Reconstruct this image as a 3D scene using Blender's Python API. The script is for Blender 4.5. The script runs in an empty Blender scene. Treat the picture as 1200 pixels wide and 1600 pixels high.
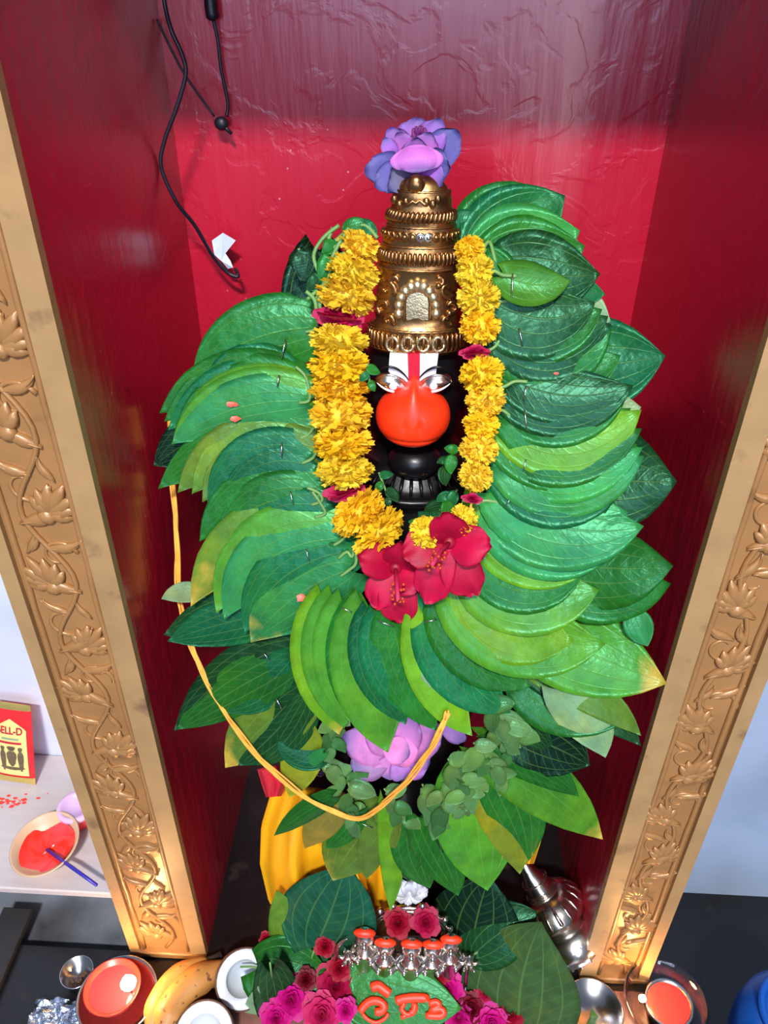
import bpy, math, random
from mathutils import Vector, Matrix

# ------------------------------------------------------------------ camera, world, lights, exposure
SC = bpy.context.scene
COL = SC.collection
F_PX, PITCH, YAW, ROLL = 1250.0, math.radians(34.73), math.radians(-2.76), math.radians(0.4)
_fw = Vector((math.sin(YAW)*math.cos(PITCH), math.cos(YAW)*math.cos(PITCH), -math.sin(PITCH)))
_r0 = Vector((math.cos(YAW), -math.sin(YAW), 0)); _u0 = _r0.cross(_fw)
_r = math.cos(ROLL)*_r0 + math.sin(ROLL)*_u0
_u = -math.sin(ROLL)*_r0 + math.cos(ROLL)*_u0
def ray(px, py): return _r*((px-600)/F_PX) - _u*((py-800)/F_PX) + _fw
_d = ray(325, 1492); H = -(_d/_d.y*0.609).z          # the pillar foot stands on z = 0
EYE = Vector((0, 0, H))
def at(px, py, Y):
    d = ray(px, py); return EYE + d*(Y/d.y)
def atz(px, py, z):
    d = ray(px, py); return EYE + d*((z-H)/d.z)
def mpp(P): return (P-EYE).dot(_fw)/F_PX                 # metres per photo pixel at a point

cam = bpy.data.cameras.new('camera'); camo = bpy.data.objects.new('camera', cam); COL.objects.link(camo)
cam.sensor_fit = 'VERTICAL'; cam.sensor_height = 36; cam.lens = F_PX*36/1600; cam.clip_start = 0.02
M = Matrix.Identity(4)
for i, v in enumerate((_r, _u, -_fw)):
    for j in range(3): M[j][i] = v[j]
M.translation = EYE
camo.matrix_world = M
SC.camera = camo

world = bpy.data.worlds.new('world'); SC.world = world; world.use_nodes = True
bg = world.node_tree.nodes['Background']; bg.inputs[0].default_value = (0.55, 0.70, 1.0, 1); bg.inputs[1].default_value = 0.15

def area(name, loc, target, size, energy, color, size_y=None):
    l = bpy.data.lights.new(name, 'AREA'); l.energy = energy; l.color = color
    l.shape = 'RECTANGLE'; l.size = size; l.size_y = size_y or size
    o = bpy.data.objects.new(name, l); COL.objects.link(o); o.location = loc
    o.rotation_euler = (Vector(target)-Vector(loc)).to_track_quat('-Z', 'Y').to_euler()
    return o
area('skylight_daylight', (0.02, -2.7, H+2.95), (0, 0.8, H-0.3), 0.55, 228, (1.0, 0.97, 0.94), 0.22)
area('doorway_daylight', (0.92, -2.0, H-0.30), (0.2, 1.0, H-0.2), 0.24, 9, (0.80, 0.90, 1.0), 1.0)
area('soft_blue_fill', (0.0, -2.3, H+0.5), (0, 1.0, H-0.2), 1.5, 42, (0.56, 0.66, 1.0))  # added blue fill from behind the camera, lifts the upper back wall

SC.view_settings.view_transform = 'Standard'; SC.view_settings.look = 'None'
SC.view_settings.exposure = 0.42; SC.view_settings.gamma = 1.0; SC.view_settings.use_curve_mapping = False

# ------------------------------------------------------------------ helpers
rnd = random.Random(7)
WLOC = {}
def lin(c):
    return tuple(((x/255)/12.92 if x/255 <= .04045 else ((x/255+.055)/1.055)**2.4) for x in c)
def empty(name, loc, label, cat, group=None):
    o = bpy.data.objects.new(name, None); COL.objects.link(o); o.location = loc; o.empty_display_size = .02
    WLOC[o.name] = Vector(loc); return tag(o, label, cat, group)
def tag(o, label=None, cat=None, group=None, kind=None):
    if label: o['label'] = label
    if cat: o['category'] = cat
    if group: o['group'] = group
    if kind: o['kind'] = kind
    return o

class MB:
    def __init__(s): s.v = []; s.f = []; s.uv = []
    def add(s, verts, faces, uvs=None):
        b = len(s.v); s.v += [Vector(p) for p in verts]; s.f += [tuple(i+b for i in f) for f in faces]
        s.uv += uvs if uvs else [(0, 0)]*len(verts); return s
    def box(s, a, b, bev=0):
        (x0, y0, z0), (x1, y1, z1) = a, b
        if bev <= 0:
            return s.add([(x0,y0,z0),(x1,y0,z0),(x1,y1,z0),(x0,y1,z0),(x0,y0,z1),(x1,y0,z1),(x1,y1,z1),(x0,y1,z1)],
                  [(0,3,2,1),(4,5,6,7),(0,1,5,4),(1,2,6,5),(2,3,7,6),(3,0,4,7)])
        vs = []
        for z, i in ((z0, bev), (z0+bev, 0), (z1-bev, 0), (z1, bev)):
            vs += [(x0+i,y0+i,z),(x1-i,y0+i,z),(x1-i,y1-i,z),(x0+i,y1-i,z)]
        fs = [(3,2,1,0),(12,13,14,15)]
        for k in range(3):
            for j in range(4): fs.append((k*4+j, k*4+(j+1)%4, k*4+4+(j+1)%4, k*4+4+j))
        return s.add(vs, fs)
    def tube(s, path, rad, seg=8, flat=None):
        path = [Vector(p) for p in path]; n = len(path)
        if not hasattr(rad, '__len__'): rad = [rad]*n
        prev = None; vs = []; fs = []
        for i, p in enumerate(path):
            t = (path[min(i+1, n-1)]-path[max(i-1, 0)])
            t = t.normalized() if t.length > 1e-9 else Vector((0,0,1))
            if prev is None:
                a = Vector((0,0,1)) if abs(t.z) < .9 else Vector((1,0,0)); prev = t.cross(a).normalized()
                if flat is not None: prev = t.cross(flat).normalized()
            x = (prev - t*prev.dot(t)).normalized(); prev = x; y = t.cross(x)
            for k in range(seg):
                an = 2*math.pi*k/seg
                vs.append(p + (x*math.cos(an) + y*math.sin(an)*(.55 if flat is not None else 1))*rad[i])
        for i in range(n-1):
            for k in range(seg):
                fs.append((i*seg+k, i*seg+(k+1)%seg, (i+1)*seg+(k+1)%seg, (i+1)*seg+k))
        fs.append(tuple(range(seg-1, -1, -1))); fs.append(tuple(range((n-1)*seg, n*seg)))
        uv = [(i/(n-1 or 1), k/seg) for i in range(n) for k in range(seg)]
        return s.add(vs, fs, uv)
    def lathe(s, prof, seg=32, c=(0,0,0), sx=1, sy=1, mat=None, close=True):
        vs = []; fs = []; n = len(prof); c = Vector(c)
        for r, z in prof:
            for k in range(seg):
                a = 2*math.pi*k/seg; p = Vector((r*sx*math.cos(a), r*sy*math.sin(a), z))
                if mat: p = mat @ p
                vs.append(c+p)
        for i in range(n-1):
            for k in range(seg):
                fs.append((i*seg+k, i*seg+(k+1)%seg, (i+1)*seg+(k+1)%seg, (i+1)*seg+k))
        if close: fs.append(tuple(range(seg-1, -1, -1))); fs.append(tuple(range((n-1)*seg, n*seg)))
        return s.add(vs, fs, [(k/seg, i/(n-1)) for i in range(n) for k in range(seg)])
    def ball(s, c, r, seg=14, rings=9, mat=None):
        if not hasattr(r, '__len__'): r = (r, r, r)
        vs = []; fs = []; c = Vector(c)
        for i in range(rings+1):
            th = math.pi*i/rings
            for k in range(seg):
                a = 2*math.pi*k/seg
                p = Vector((r[0]*math.sin(th)*math.cos(a), r[1]*math.sin(th)*math.sin(a), r[2]*math.cos(th)))
                if mat: p = mat @ p
                vs.append(c+p)
        for i in range(rings):
            for k in range(seg): fs.append((i*seg+k, (i+1)*seg+k, (i+1)*seg+(k+1)%seg, i*seg+(k+1)%seg))
        return s.add(vs, fs)
    def grid(s, fn, nu, nv, thick=0, nrm=None):
        """fn(u,v) -> point; a shell with thickness along nrm"""
        top = [Vector(fn(i/nu, j/nv)) for i in range(nu+1) for j in range(nv+1)]
        uv = [(i/nu, j/nv) for i in range(nu+1) for j in range(nv+1)]
        W = nv+1; fs = []
        for i in range(nu):
            for j in range(nv): fs.append((i*W+j, i*W+j+1, (i+1)*W+j+1, (i+1)*W+j))
        if thick and nrm is not None:
            N = len(top); off = Vector(nrm).normalized()*-thick
            bot = [p+off for p in top]; f2 = [tuple(N+k for k in reversed(f)) for f in fs]
            ring = [j for j in range(W)] + [i*W+nv for i in range(1, nu+1)] + [nu*W+j for j in range(nv-1, -1, -1)] + [i*W for i in range(nu-1, 0, -1)]
            f3 = [(ring[k], N+ring[k], N+ring[(k+1) % len(ring)], ring[(k+1) % len(ring)]) for k in range(len(ring))]
            f3 = [tuple(reversed(f)) for f in f3]
            return s.add(top+bot, fs+f2+f3, uv+uv)
        return s.add(top, fs, uv)
    def mesh(s, name, off=Vector((0,0,0)), smooth=True):
        me = bpy.data.meshes.new(name)
        me.from_pydata([p-off for p in s.v], [], s.f)
        l = me.uv_layers.new(name='UVMap')
        idx = [0]*len(me.loops); me.loops.foreach_get('vertex_index', idx)
        flat = []
        for i in idx: flat += s.uv[i]
        l.data.foreach_set('uv', flat)
        if smooth:
            me.polygons.foreach_set('use_smooth', [True]*len(me.polygons))
        me.update(); return me
    def build(s, name, mat, parent=None, smooth=True, color=None, sharp=None):
        if parent is not None: off = WLOC[parent.name]
        else:
            xs = [p.x for p in s.v]; ys = [p.y for p in s.v]; zs = [p.z for p in s.v]
            off = Vector(((min(xs)+max(xs))/2, (min(ys)+max(ys))/2, min(zs)))
        me = s.mesh(name, off, smooth)
        if sharp: me.set_sharp_from_angle(angle=math.radians(sharp))
        me.materials.append(mat)
        o = bpy.data.objects.new(name, me); COL.objects.link(o)
        if parent is not None: o.parent = parent
        else: o.location = off
        WLOC[o.name] = off
        if color: o.color = (*color, 1)
        return o
def inst(name, me, parent, mw, color=None, mat=None):
    """an object sharing mesh data; mw is its world matrix"""
    o = bpy.data.objects.new(name, me); COL.objects.link(o)
    if parent is not None:
        o.parent = parent; o.matrix_basis = Matrix.Translation(-WLOC[parent.name]) @ mw
    else: o.matrix_basis = mw
    if color: o.color = (*color, 1)
    WLOC[o.name] = mw.translation.copy()
    return o
def frame(x, y, z, loc, s=1):
    m = Matrix.Identity(4)
    for i, v in enumerate((x, y, z)):
        for j in range(3): m[j][i] = v[j]*(s if not hasattr(s, '__len__') else s[i])
    m.translation = loc; return m
def basis_z(z, hint=Vector((1,0,0))):
    z = Vector(z).normalized(); x = hint - z*hint.dot(z)
    if x.length < 1e-4: x = Vector((0,1,0)) - z*z.y
    x.normalize(); return x, z.cross(x), z
def smooth_path(pts, n=8):
    pts = [Vector(p) for p in pts]; out = []
    for i in range(len(pts)-1):
        p0 = pts[max(i-1,0)]; p1 = pts[i]; p2 = pts[i+1]; p3 = pts[min(i+2,len(pts)-1)]
        for k in range(n):
            t = k/n
            out.append(.5*((2*p1)+(p2-p0)*t+(2*p0-5*p1+4*p2-p3)*t*t+(3*p1-p0-3*p2+p3)*t**3))
    out.append(pts[-1]); return out

# ------------------------------------------------------------------ materials
def nodemat(name):
    m = bpy.data.materials.new(name); m.use_nodes = True
    nt = m.node_tree; return m, nt, nt.nodes['Principled BSDF']
def N(nt, t, **kw):
    n = nt.nodes.new(t)
    for k, v in kw.items():
        if k.startswith('i_'):
            key = k[2:]; key = int(key) if key.isdigit() else key.replace('_', ' ')
            n.inputs[key].default_value = v
        else: setattr(n, k, v)
    return n
def pmat(name, c, rough=.5, metal=0, var=.15, scale=30, bump=.1, bscale=80, spec=.5, obj_tint=False, dist=.002,
         dark=None, dscale=6, dthr=(.5, .7), stretch=None, coat=0, trans=0, alpha=1, sss=0):
    m, nt, b = nodemat(name); L = nt.links.new
    tc = N(nt, 'ShaderNodeTexCoord'); mp = N(nt, 'ShaderNodeMapping'); L(tc.outputs['Object'], mp.inputs[0])
    if stretch: mp.inputs['Scale'].default_value = stretch
    n1 = N(nt, 'ShaderNodeTexNoise', i_Scale=scale, i_Detail=4.0); L(mp.outputs[0], n1.inputs[0])
    hsv = N(nt, 'ShaderNodeHueSaturation')
    if obj_tint:
        oi = N(nt, 'ShaderNodeObjectInfo'); L(oi.outputs['Color'], hsv.inputs['Color'])
    else: hsv.inputs['Color'].default_value = (*c, 1)
    mr = N(nt, 'ShaderNodeMapRange', i_1=.25, i_2=.75, i_3=1-var, i_4=1+var); L(n1.outputs[0], mr.inputs[0]); L(mr.outputs[0], hsv.inputs['Value'])
    out = hsv.outputs[0]
    if dark:
        n3 = N(nt, 'ShaderNodeTexNoise', i_Scale=dscale, i_Detail=6.0); L(mp.outputs[0], n3.inputs[0])
        m3 = N(nt, 'ShaderNodeMapRange', i_1=dthr[0], i_2=dthr[1]); L(n3.outputs[0], m3.inputs[0])
        mx = N(nt, 'ShaderNodeMixRGB'); L(m3.outputs[0], mx.inputs[0]); L(out, mx.inputs[1]); mx.inputs[2].default_value = (*dark, 1); out = mx.outputs[0]
    L(out, b.inputs['Base Color'])
    b.inputs['Roughness'].default_value = rough; b.inputs['Metallic'].default_value = metal
    b.inputs['Specular IOR Level'].default_value = spec
    if coat: b.inputs['Coat Weight'].default_value = coat; b.inputs['Coat Roughness'].default_value = .15
    if trans: b.inputs['Transmission Weight'].default_value = trans
    if alpha < 1: b.inputs['Alpha'].default_value = alpha
    if sss: b.inputs['Subsurface Weight'].default_value = sss; b.inputs['Subsurface Radius'].default_value = (.01, .004, .002)
    if bump:
        n2 = N(nt, 'ShaderNodeTexNoise', i_Scale=bscale, i_Detail=5.0); L(mp.outputs[0], n2.inputs[0])
        bp = N(nt, 'ShaderNodeBump', i_Strength=bump, i_Distance=dist); L(n2.outputs[0], bp.inputs['Height']); L(bp.outputs[0], b.inputs['Normal'])
    return m

def leafmat(name, yellow=None):
    m, nt, b = nodemat(name); L = nt.links.new
    uv = N(nt, 'ShaderNodeUVMap'); sp = N(nt, 'ShaderNodeSeparateXYZ'); L(uv.outputs[0], sp.inputs[0])
    def math_(op, a, bb=None, c=None):
        n = N(nt, 'ShaderNodeMath', operation=op)
        for i, x in enumerate((a, bb, c)):
            if x is None: continue
            if isinstance(x, (int, float)): n.inputs[i].default_value = x
            else: L(x, n.inputs[i])
        return n.outputs[0]
    av = math_('ABSOLUTE', math_('MULTIPLY_ADD', sp.outputs[1], 2.0, -1.0))
    lines = None
    for c0, wd in ((0, .035), (.36, .028), (.70, .022)):
        dd = math_('ABSOLUTE', math_('SUBTRACT', av, c0))
        ln = N(nt, 'ShaderNodeMapRange', interpolation_type='SMOOTHSTEP', i_1=0.0, i_2=wd, i_3=1.0, i_4=0.0); L(dd, ln.inputs[0])
        lines = ln.outputs[0] if lines is None else math_('MAXIMUM', lines, ln.outputs[0])
    # feather veins between the main ones
    ph = math_('SINE', math_('ADD', math_('MULTIPLY', sp.outputs[0], 62.0), math_('MULTIPLY', av, -20.0)))
    fine = math_('POWER', math_('MAXIMUM', ph, 0.0), 8.0)
    tc = N(nt, 'ShaderNodeTexCoord')
    ns = N(nt, 'ShaderNodeTexNoise', i_Scale=45.0, i_Detail=3.0); L(tc.outputs['Object'], ns.inputs[0])
    oi = N(nt, 'ShaderNodeObjectInfo')
    hsv = N(nt, 'ShaderNodeHueSaturation'); L(oi.outputs['Color'], hsv.inputs['Color'])
    mr = N(nt, 'ShaderNodeMapRange', i_1=.3, i_2=.7, i_3=.8, i_4=1.2); L(ns.outputs[0], mr.inputs[0]); L(mr.outputs[0], hsv.inputs['Value'])
    out = hsv.outputs[0]
    nb = N(nt, 'ShaderNodeTexNoise', i_Scale=16.0, i_Detail=2.0); L(tc.outputs['Object'], nb.inputs[0])
    nbr = N(nt, 'ShaderNodeMapRange', i_1=.45, i_2=.72, i_3=0.0, i_4=.7); L(nb.outputs[0], nbr.inputs[0])
    mul = N(nt, 'ShaderNodeMixRGB', blend_type='MULTIPLY', i_0=1.0); L(out, mul.inputs[1]); mul.inputs[2].default_value = (1.9, 1.25, .55, 1)
    mb1 = N(nt, 'ShaderNodeMixRGB'); L(nbr.outputs[0], mb1.inputs[0]); L(out, mb1.inputs[1]); L(mul.outputs[0], mb1.inputs[2]); out = mb1.outputs[0]
    if yellow:
        n4 = N(nt, 'ShaderNodeTexNoise', i_Scale=24.0, i_Detail=4.0); L(tc.outputs['Object'], n4.inputs[0])
        yv = N(nt, 'ShaderNodeMapRange', i_1=1.22, i_2=1.42); L(math_('ADD', sp.outputs[0], math_('MULTIPLY', n4.outputs[0], .8)), yv.inputs[0])
        mx = N(nt, 'ShaderNodeMixRGB'); L(yv.outputs[0], mx.inputs[0]); L(out, mx.inputs[1]); mx.inputs[2].default_value = (*yellow, 1); out = mx.outputs[0]
    mv = N(nt, 'ShaderNodeMixRGB', blend_type='MIX'); L(math_('MULTIPLY', math_('MAXIMUM', lines, math_('MULTIPLY', fine, .3)), .24), mv.inputs[0]); L(out, mv.inputs[1])
    mv.inputs[2].default_value = (.22, .42, .10, 1)
    geo = N(nt, 'ShaderNodeNewGeometry')
    L(mv.outputs[0], b.inputs['Base Color'])
    b.inputs['Roughness'].default_value = .34; b.inputs['Specular IOR Level'].default_value = .45; b.inputs['Specular Tint'].default_value = (.30, .95, .62, 1)
    h = math_('ADD', math_('MULTIPLY', lines, -.45), math_('MULTIPLY', fine, -.12))
    n2 = N(nt, 'ShaderNodeTexNoise', i_Scale=60.0, i_Detail=3.0); L(tc.outputs['Object'], n2.inputs[0])
    h2 = math_('ADD', h, math_('MULTIPLY', n2.outputs[0], 2.4))
    bp = N(nt, 'ShaderNodeBump', i_Strength=.45, i_Distance=.0014); L(h2, bp.inputs['Height']); L(bp.outputs[0], b.inputs['Normal'])
    # thin leaf: a little light comes through
    tr = N(nt, 'ShaderNodeBsdfTranslucent'); L(mv.outputs[0], tr.inputs[0])
    mxs = N(nt, 'ShaderNodeMixShader', i_0=.15); L(b.outputs[0], mxs.inputs[1]); L(tr.outputs[0], mxs.inputs[2])
    L(mxs.outputs[0], nt.nodes['Material Output'].inputs[0])
    return m

def petalmat(name, rough=.55, edge=None):
    """colour from the object, tip of the petal (uv x) towards edge colour"""
    m, nt, b = nodemat(name); L = nt.links.new
    oi = N(nt, 'ShaderNodeObjectInfo'); uv = N(nt, 'ShaderNodeUVMap'); sp = N(nt, 'ShaderNodeSeparateXYZ'); L(uv.outputs[0], sp.inputs[0])
    tc = N(nt, 'ShaderNodeTexCoord'); ns = N(nt, 'ShaderNodeTexNoise', i_Scale=60.0, i_Detail=3.0); L(tc.outputs['Object'], ns.inputs[0])
    hsv = N(nt, 'ShaderNodeHueSaturation'); L(oi.outputs['Color'], hsv.inputs['Color'])
    mr = N(nt, 'ShaderNodeMapRange', i_1=.3, i_2=.7, i_3=.8, i_4=1.15); L(ns.outputs[0], mr.inputs[0]); L(mr.outputs[0], hsv.inputs['Value'])
    out = hsv.outputs[0]
    if edge:
        ad = N(nt, 'ShaderNodeMath', operation='MULTIPLY_ADD', i_1=.7); L(ns.outputs[0], ad.inputs[0]); L(sp.outputs[0], ad.inputs[2])
        e = N(nt, 'ShaderNodeMapRange', i_1=.95, i_2=1.4, i_3=0.0, i_4=.85); L(ad.outputs[0], e.inputs[0])
        mx = N(nt, 'ShaderNodeMixRGB'); L(e.outputs[0], mx.inputs[0]); L(out, mx.inputs[1]); mx.inputs[2].default_value = (*edge, 1); out = mx.outputs[0]
    L(out, b.inputs['Base Color']); b.inputs['Roughness'].default_value = rough
    wv = N(nt, 'ShaderNodeTexWave', i_Scale=9.0, i_Distortion=1.5); wv.bands_direction = 'Y'; L(uv.outputs[0], wv.inputs[0])
    bp = N(nt, 'ShaderNodeBump', i_Strength=.25, i_Distance=.0008); L(wv.outputs[0], bp.inputs['Height']); L(bp.outputs[0], b.inputs['Normal'])
    tr = N(nt, 'ShaderNodeBsdfTranslucent'); L(out, tr.inputs[0])
    mxs = N(nt, 'ShaderNodeMixShader', i_0=.25); L(b.outputs[0], mxs.inputs[1]); L(tr.outputs[0], mxs.inputs[2])
    L(mxs.outputs[0], nt.nodes['Material Output'].inputs[0])
    return m

def red_wall_mat():
    m, nt, b = nodemat('red_gloss_paint'); L = nt.links.new
    tc = N(nt, 'ShaderNodeTexCoord')
    n1 = N(nt, 'ShaderNodeTexNoise', i_Scale=3.0, i_Detail=6.0); L(tc.outputs['Object'], n1.inputs[0])
    cr = N(nt, 'ShaderNodeMixRGB'); L(n1.outputs[0], cr.inputs[0]); cr.inputs[1].default_value = (*lin((168, 18, 42)), 1); cr.inputs[2].default_value = (*lin((188, 24, 52)), 1)
    # small pale chips and dust specks
    vo = N(nt, 'ShaderNodeTexVoronoi', i_Scale=55.0); L(tc.outputs['Object'], vo.inputs[0])
    n5 = N(nt, 'ShaderNodeTexNoise', i_Scale=7.0); L(tc.outputs['Object'], n5.inputs[0])
    sp = N(nt, 'ShaderNodeMapRange', i_1=.035, i_2=.075, i_3=1.0, i_4=0.0); L(vo.outputs['Distance'], sp.inputs[0])
    gate = N(nt, 'ShaderNodeMapRange', i_1=.55, i_2=.62); L(n5.outputs[0], gate.inputs[0])
    mu = N(nt, 'ShaderNodeMath', operation='MULTIPLY'); L(sp.outputs[0], mu.inputs[0]); L(gate.outputs[0], mu.inputs[1])
    mx = N(nt, 'ShaderNodeMixRGB'); L(mu.outputs[0], mx.inputs[0]); L(cr.outputs[0], mx.inputs[1]); mx.inputs[2].default_value = (.62, .30, .34, 1)
    L(mx.outputs[0], b.inputs['Base Color'])
    b.inputs['Roughness'].default_value = .30; b.inputs['Specular IOR Level'].default_value = .5; b.inputs['Coat Weight'].default_value = .45; b.inputs['Coat Roughness'].default_value = .22
    # trowel marks: vertical streaks, pits, ridges
    mp = N(nt, 'ShaderNodeMapping'); mp.inputs['Scale'].default_value = (60, 60, 9); L(tc.outputs['Object'], mp.inputs[0])
    st = N(nt, 'ShaderNodeTexNoise', i_Scale=1.0, i_Detail=4.0); L(mp.outputs[0], st.inputs[0])
    n2 = N(nt, 'ShaderNodeTexNoise', i_Scale=14.0, i_Detail=5.0, i_Distortion=1.2); L(tc.outputs['Object'], n2.inputs[0])
    rg = N(nt, 'ShaderNodeMapRange', i_1=.47, i_2=.53); L(n2.outputs[0], rg.inputs[0])
    a1 = N(nt, 'ShaderNodeMath', operation='MULTIPLY_ADD', i_1=.2); L(rg.outputs[0], a1.inputs[0]); L(st.outputs[0], a1.inputs[2])
    bp = N(nt, 'ShaderNodeBump', i_Strength=.5, i_Distance=.003); L(a1.outputs[0], bp.inputs['Height']); L(bp.outputs[0], b.inputs['Normal'])
    return m

def emis(name, c, s):
    m, nt, b = nodemat(name); b.inputs['Base Color'].default_value = (*c, 1)
    b.inputs['Emission Color'].default_value = (*c, 1); b.inputs['Emission Strength'].default_value = s; return m

MT = {}
MT['red'] = red_wall_mat()
MT['gold_paint'] = pmat('aged_gold_paint', lin((168, 122, 74)), .32, .15, .14, 14, .25, 60, dark=lin((116, 80, 50)), dscale=18, dthr=(.60, .72))
MT['gold_edge'] = pmat('worn_gold_border', lin((172, 136, 90)), .42, .08, .14, 20, .3, 50, dark=lin((128, 98, 70)), dscale=22, dthr=(.6, .72))
MT['brass'] = pmat('brass', lin((176, 132, 82)), .28, .96, .2, 40, .15, 160, dark=lin((108, 72, 46)), dscale=40, dthr=(.5, .75))
MT['silvered'] = pmat('silvered_brass', lin((214, 198, 156)), .34, .9, .1, 60, .6, 500, dist=.001)
MT['silver'] = pmat('silver', lin((222, 214, 204)), .22, 1.0, .12, 60, .1, 140)
MT['steel'] = pmat('steel', lin((200, 200, 205)), .2, 1.0, .06, 30, .04, 100)
MT['stone'] = pmat('black_oiled_stone', lin((12, 13, 16)), .32, 0, .2, 40, .15, 90, spec=.4)
MT['sindoor'] = pmat('orange_vermilion', lin((255, 62, 20)), .42, 0, .06, 25, .12, 40, dark=lin((236, 42, 12)), dscale=12, dthr=(.5, .75))
MT['white_paint'] = pmat('white_paint', lin((232, 232, 240)), .5, 0, .05, 40, .05)
MT['red_paint'] = pmat('red_mark', lin((200, 20, 50)), .5, 0, .2, 60, .1)
MT['leaf'] = leafmat('betel_leaf')
MT['leaf_y'] = leafmat('betel_leaf_yellowing', yellow=lin((190, 160, 60)))
MT['stem'] = pmat('leaf_stem', lin((104, 148, 78)), .45, 0, .2, 60, .05)
MT['staple'] = pmat('staple_wire', lin((225, 228, 230)), .25, 1, .02, 10, 0)
MT['marigold'] = petalmat('marigold_petals', .6)
MT['petal'] = petalmat('flower_petals', .5)
MT['lotus'] = petalmat('lotus_petals', .5, edge=lin((84, 88, 150)))
MT['yellow_cloth'] = pmat('yellow_silk', lin((244, 176, 20)), .45, 0, .08, 12, .12, 300, dist=.0005)
MT['red_cloth'] = pmat('red_cloth', lin((205, 22, 52)), .6, 0, .12, 40, .3, 400, dist=.0005)
MT['thread'] = pmat('yellow_thread', lin((238, 168, 60)), .7, 0, .2, 90, .3, 500, dist=.0004)
MT['cable'] = pmat('black_cable', lin((22, 22, 34)), .45, 0, .1, 40, .1)
MT['tape'] = pmat('white_tape', lin((205, 216, 236)), .5, 0, .05, 30, .1)
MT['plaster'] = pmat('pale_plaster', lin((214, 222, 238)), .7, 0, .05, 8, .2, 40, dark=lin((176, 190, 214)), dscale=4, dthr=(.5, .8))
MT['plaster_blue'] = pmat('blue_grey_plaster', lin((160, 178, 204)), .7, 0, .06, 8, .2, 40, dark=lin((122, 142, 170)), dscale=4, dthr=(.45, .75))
MT['cement'] = pmat('grey_cement', lin((112, 120, 132)), .75, 0, .3, 10, .5, 40, dark=lin((54, 52, 54)), dscale=6, dthr=(.45, .65))
MT['granite'] = pmat('black_granite', lin((20, 18, 19)), .3, 0, .3, 60, .05, 120, dark=lin((52, 42, 38)), dscale=18, dthr=(.62, .72))
MT['marble'] = pmat('brown_marble', lin((142, 96, 84)), .32, 0, .15, 12, .08, 40, dark=lin((92, 60, 52)), dscale=8, dthr=(.5, .7))
MT['shelf'] = pmat('shelf_laminate', lin((196, 186, 184)), .5, 0, .08, 10, .1, 60, stretch=(1, 6, 1))
MT['dark_wood'] = pmat('dark_wood', lin((44, 42, 44)), .6, 0, .2, 20, .3, 30, stretch=(1, 1, .2))
MT['powder'] = pmat('red_powder', lin((250, 70, 60)), .9, 0, .15, 200, .6, 300)
MT['wax'] = pmat('red_wax', lin((225, 60, 50)), .3, 0, .08, 20, .05, sss=.3)
MT['clay_bowl'] = pmat('tan_bowl', lin((216, 178, 140)), .4, .0, .08, 20, .05)
MT['bowl_in'] = pmat('orange_paste', lin((255, 50, 32)), .25, 0, .12, 14, .25, 30, dark=lin((255, 84, 92)), dscale=14, dthr=(.45, .7))
MT['blue'] = pmat('blue_plastic', lin((56, 44, 160)), .35, 0, .05, 20, .02)
MT['blue2'] = pmat('bright_blue_plastic', lin((18, 84, 176)), .3, 0, .05, 10, .03)
MT['pink_plastic'] = pmat('pink_clear_plastic', lin((224, 186, 226)), .25, 0, .04, 10, .02)
MT['red_plastic'] = pmat('red_cup', lin((214, 52, 60)), .35, 0, .06, 10, .02)
MT['glass'] = pmat('clear_glass', (.95, .97, 1), .05, 0, 0, 5, 0, trans=1.0)
MT['coconut'] = pmat('coconut_flesh', lin((232, 236, 244)), .55, 0, .04, 20, .08, 60)
MT['coco_in'] = pmat('coconut_hollow', lin((196, 202, 206)), .4, 0, .06, 20, .08, 60)
MT['coco_shell'] = pmat('coconut_shell', lin((92, 62, 44)), .8, 0, .3, 40, .8, 120)
MT['banana'] = pmat('banana_peel', lin((196, 136, 70)), .5, 0, .16, 20, .1, 40, dark=lin((110, 66, 36)), dscale=90, dthr=(.60, .66))
MT['foil'] = pmat('crumpled_foil', lin((196, 206, 222)), .25, 1, .1, 20, 1.0, 60, dist=.006)
MT['flame'] = emis('flame', (1.0, .78, .42), 60)
MT['wick'] = pmat('wick', lin((40, 26, 20)), .9, 0, .2, 30, .2)
MT['pack_red'] = pmat('packet_red', lin((222, 44, 50)), .4, 0, .05, 20, .1)
MT['pack_yellow'] = pmat('packet_yellow', lin((238, 222, 140)), .4, 0, .06, 20, .1)
MT['pack_gold'] = pmat('packet_gold_seal', lin((232, 208, 120)), .3, .7, .1, 40, .2)
MT['print_red'] = pmat('print_red', lin((196, 30, 56)), .5, 0, .05, 30, 0)
MT['print_dark'] = pmat('print_brown', lin((110, 92, 66)), .5, 0, .3, 120, 0)
MT['print_green'] = pmat('print_green', lin((140, 170, 130)), .5, 0, .1, 60, 0)
MT['bead'] = pmat('dark_purple_bead', lin((34, 20, 46)), .12, 0, .2, 30, 0)
MT['white_flower'] = petalmat('white_petals', .6)

# ------------------------------------------------------------------ the setting
XL, XR, YF, YB = -.295, .268, .609, 1.0
WL, WR = .118, .102
TOP = H+.165
def struct(name, mb, mat, label, **k):
    o = mb.build(name, mat, None, smooth=False, **k); return tag(o, label, None, None, 'structure')
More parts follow.
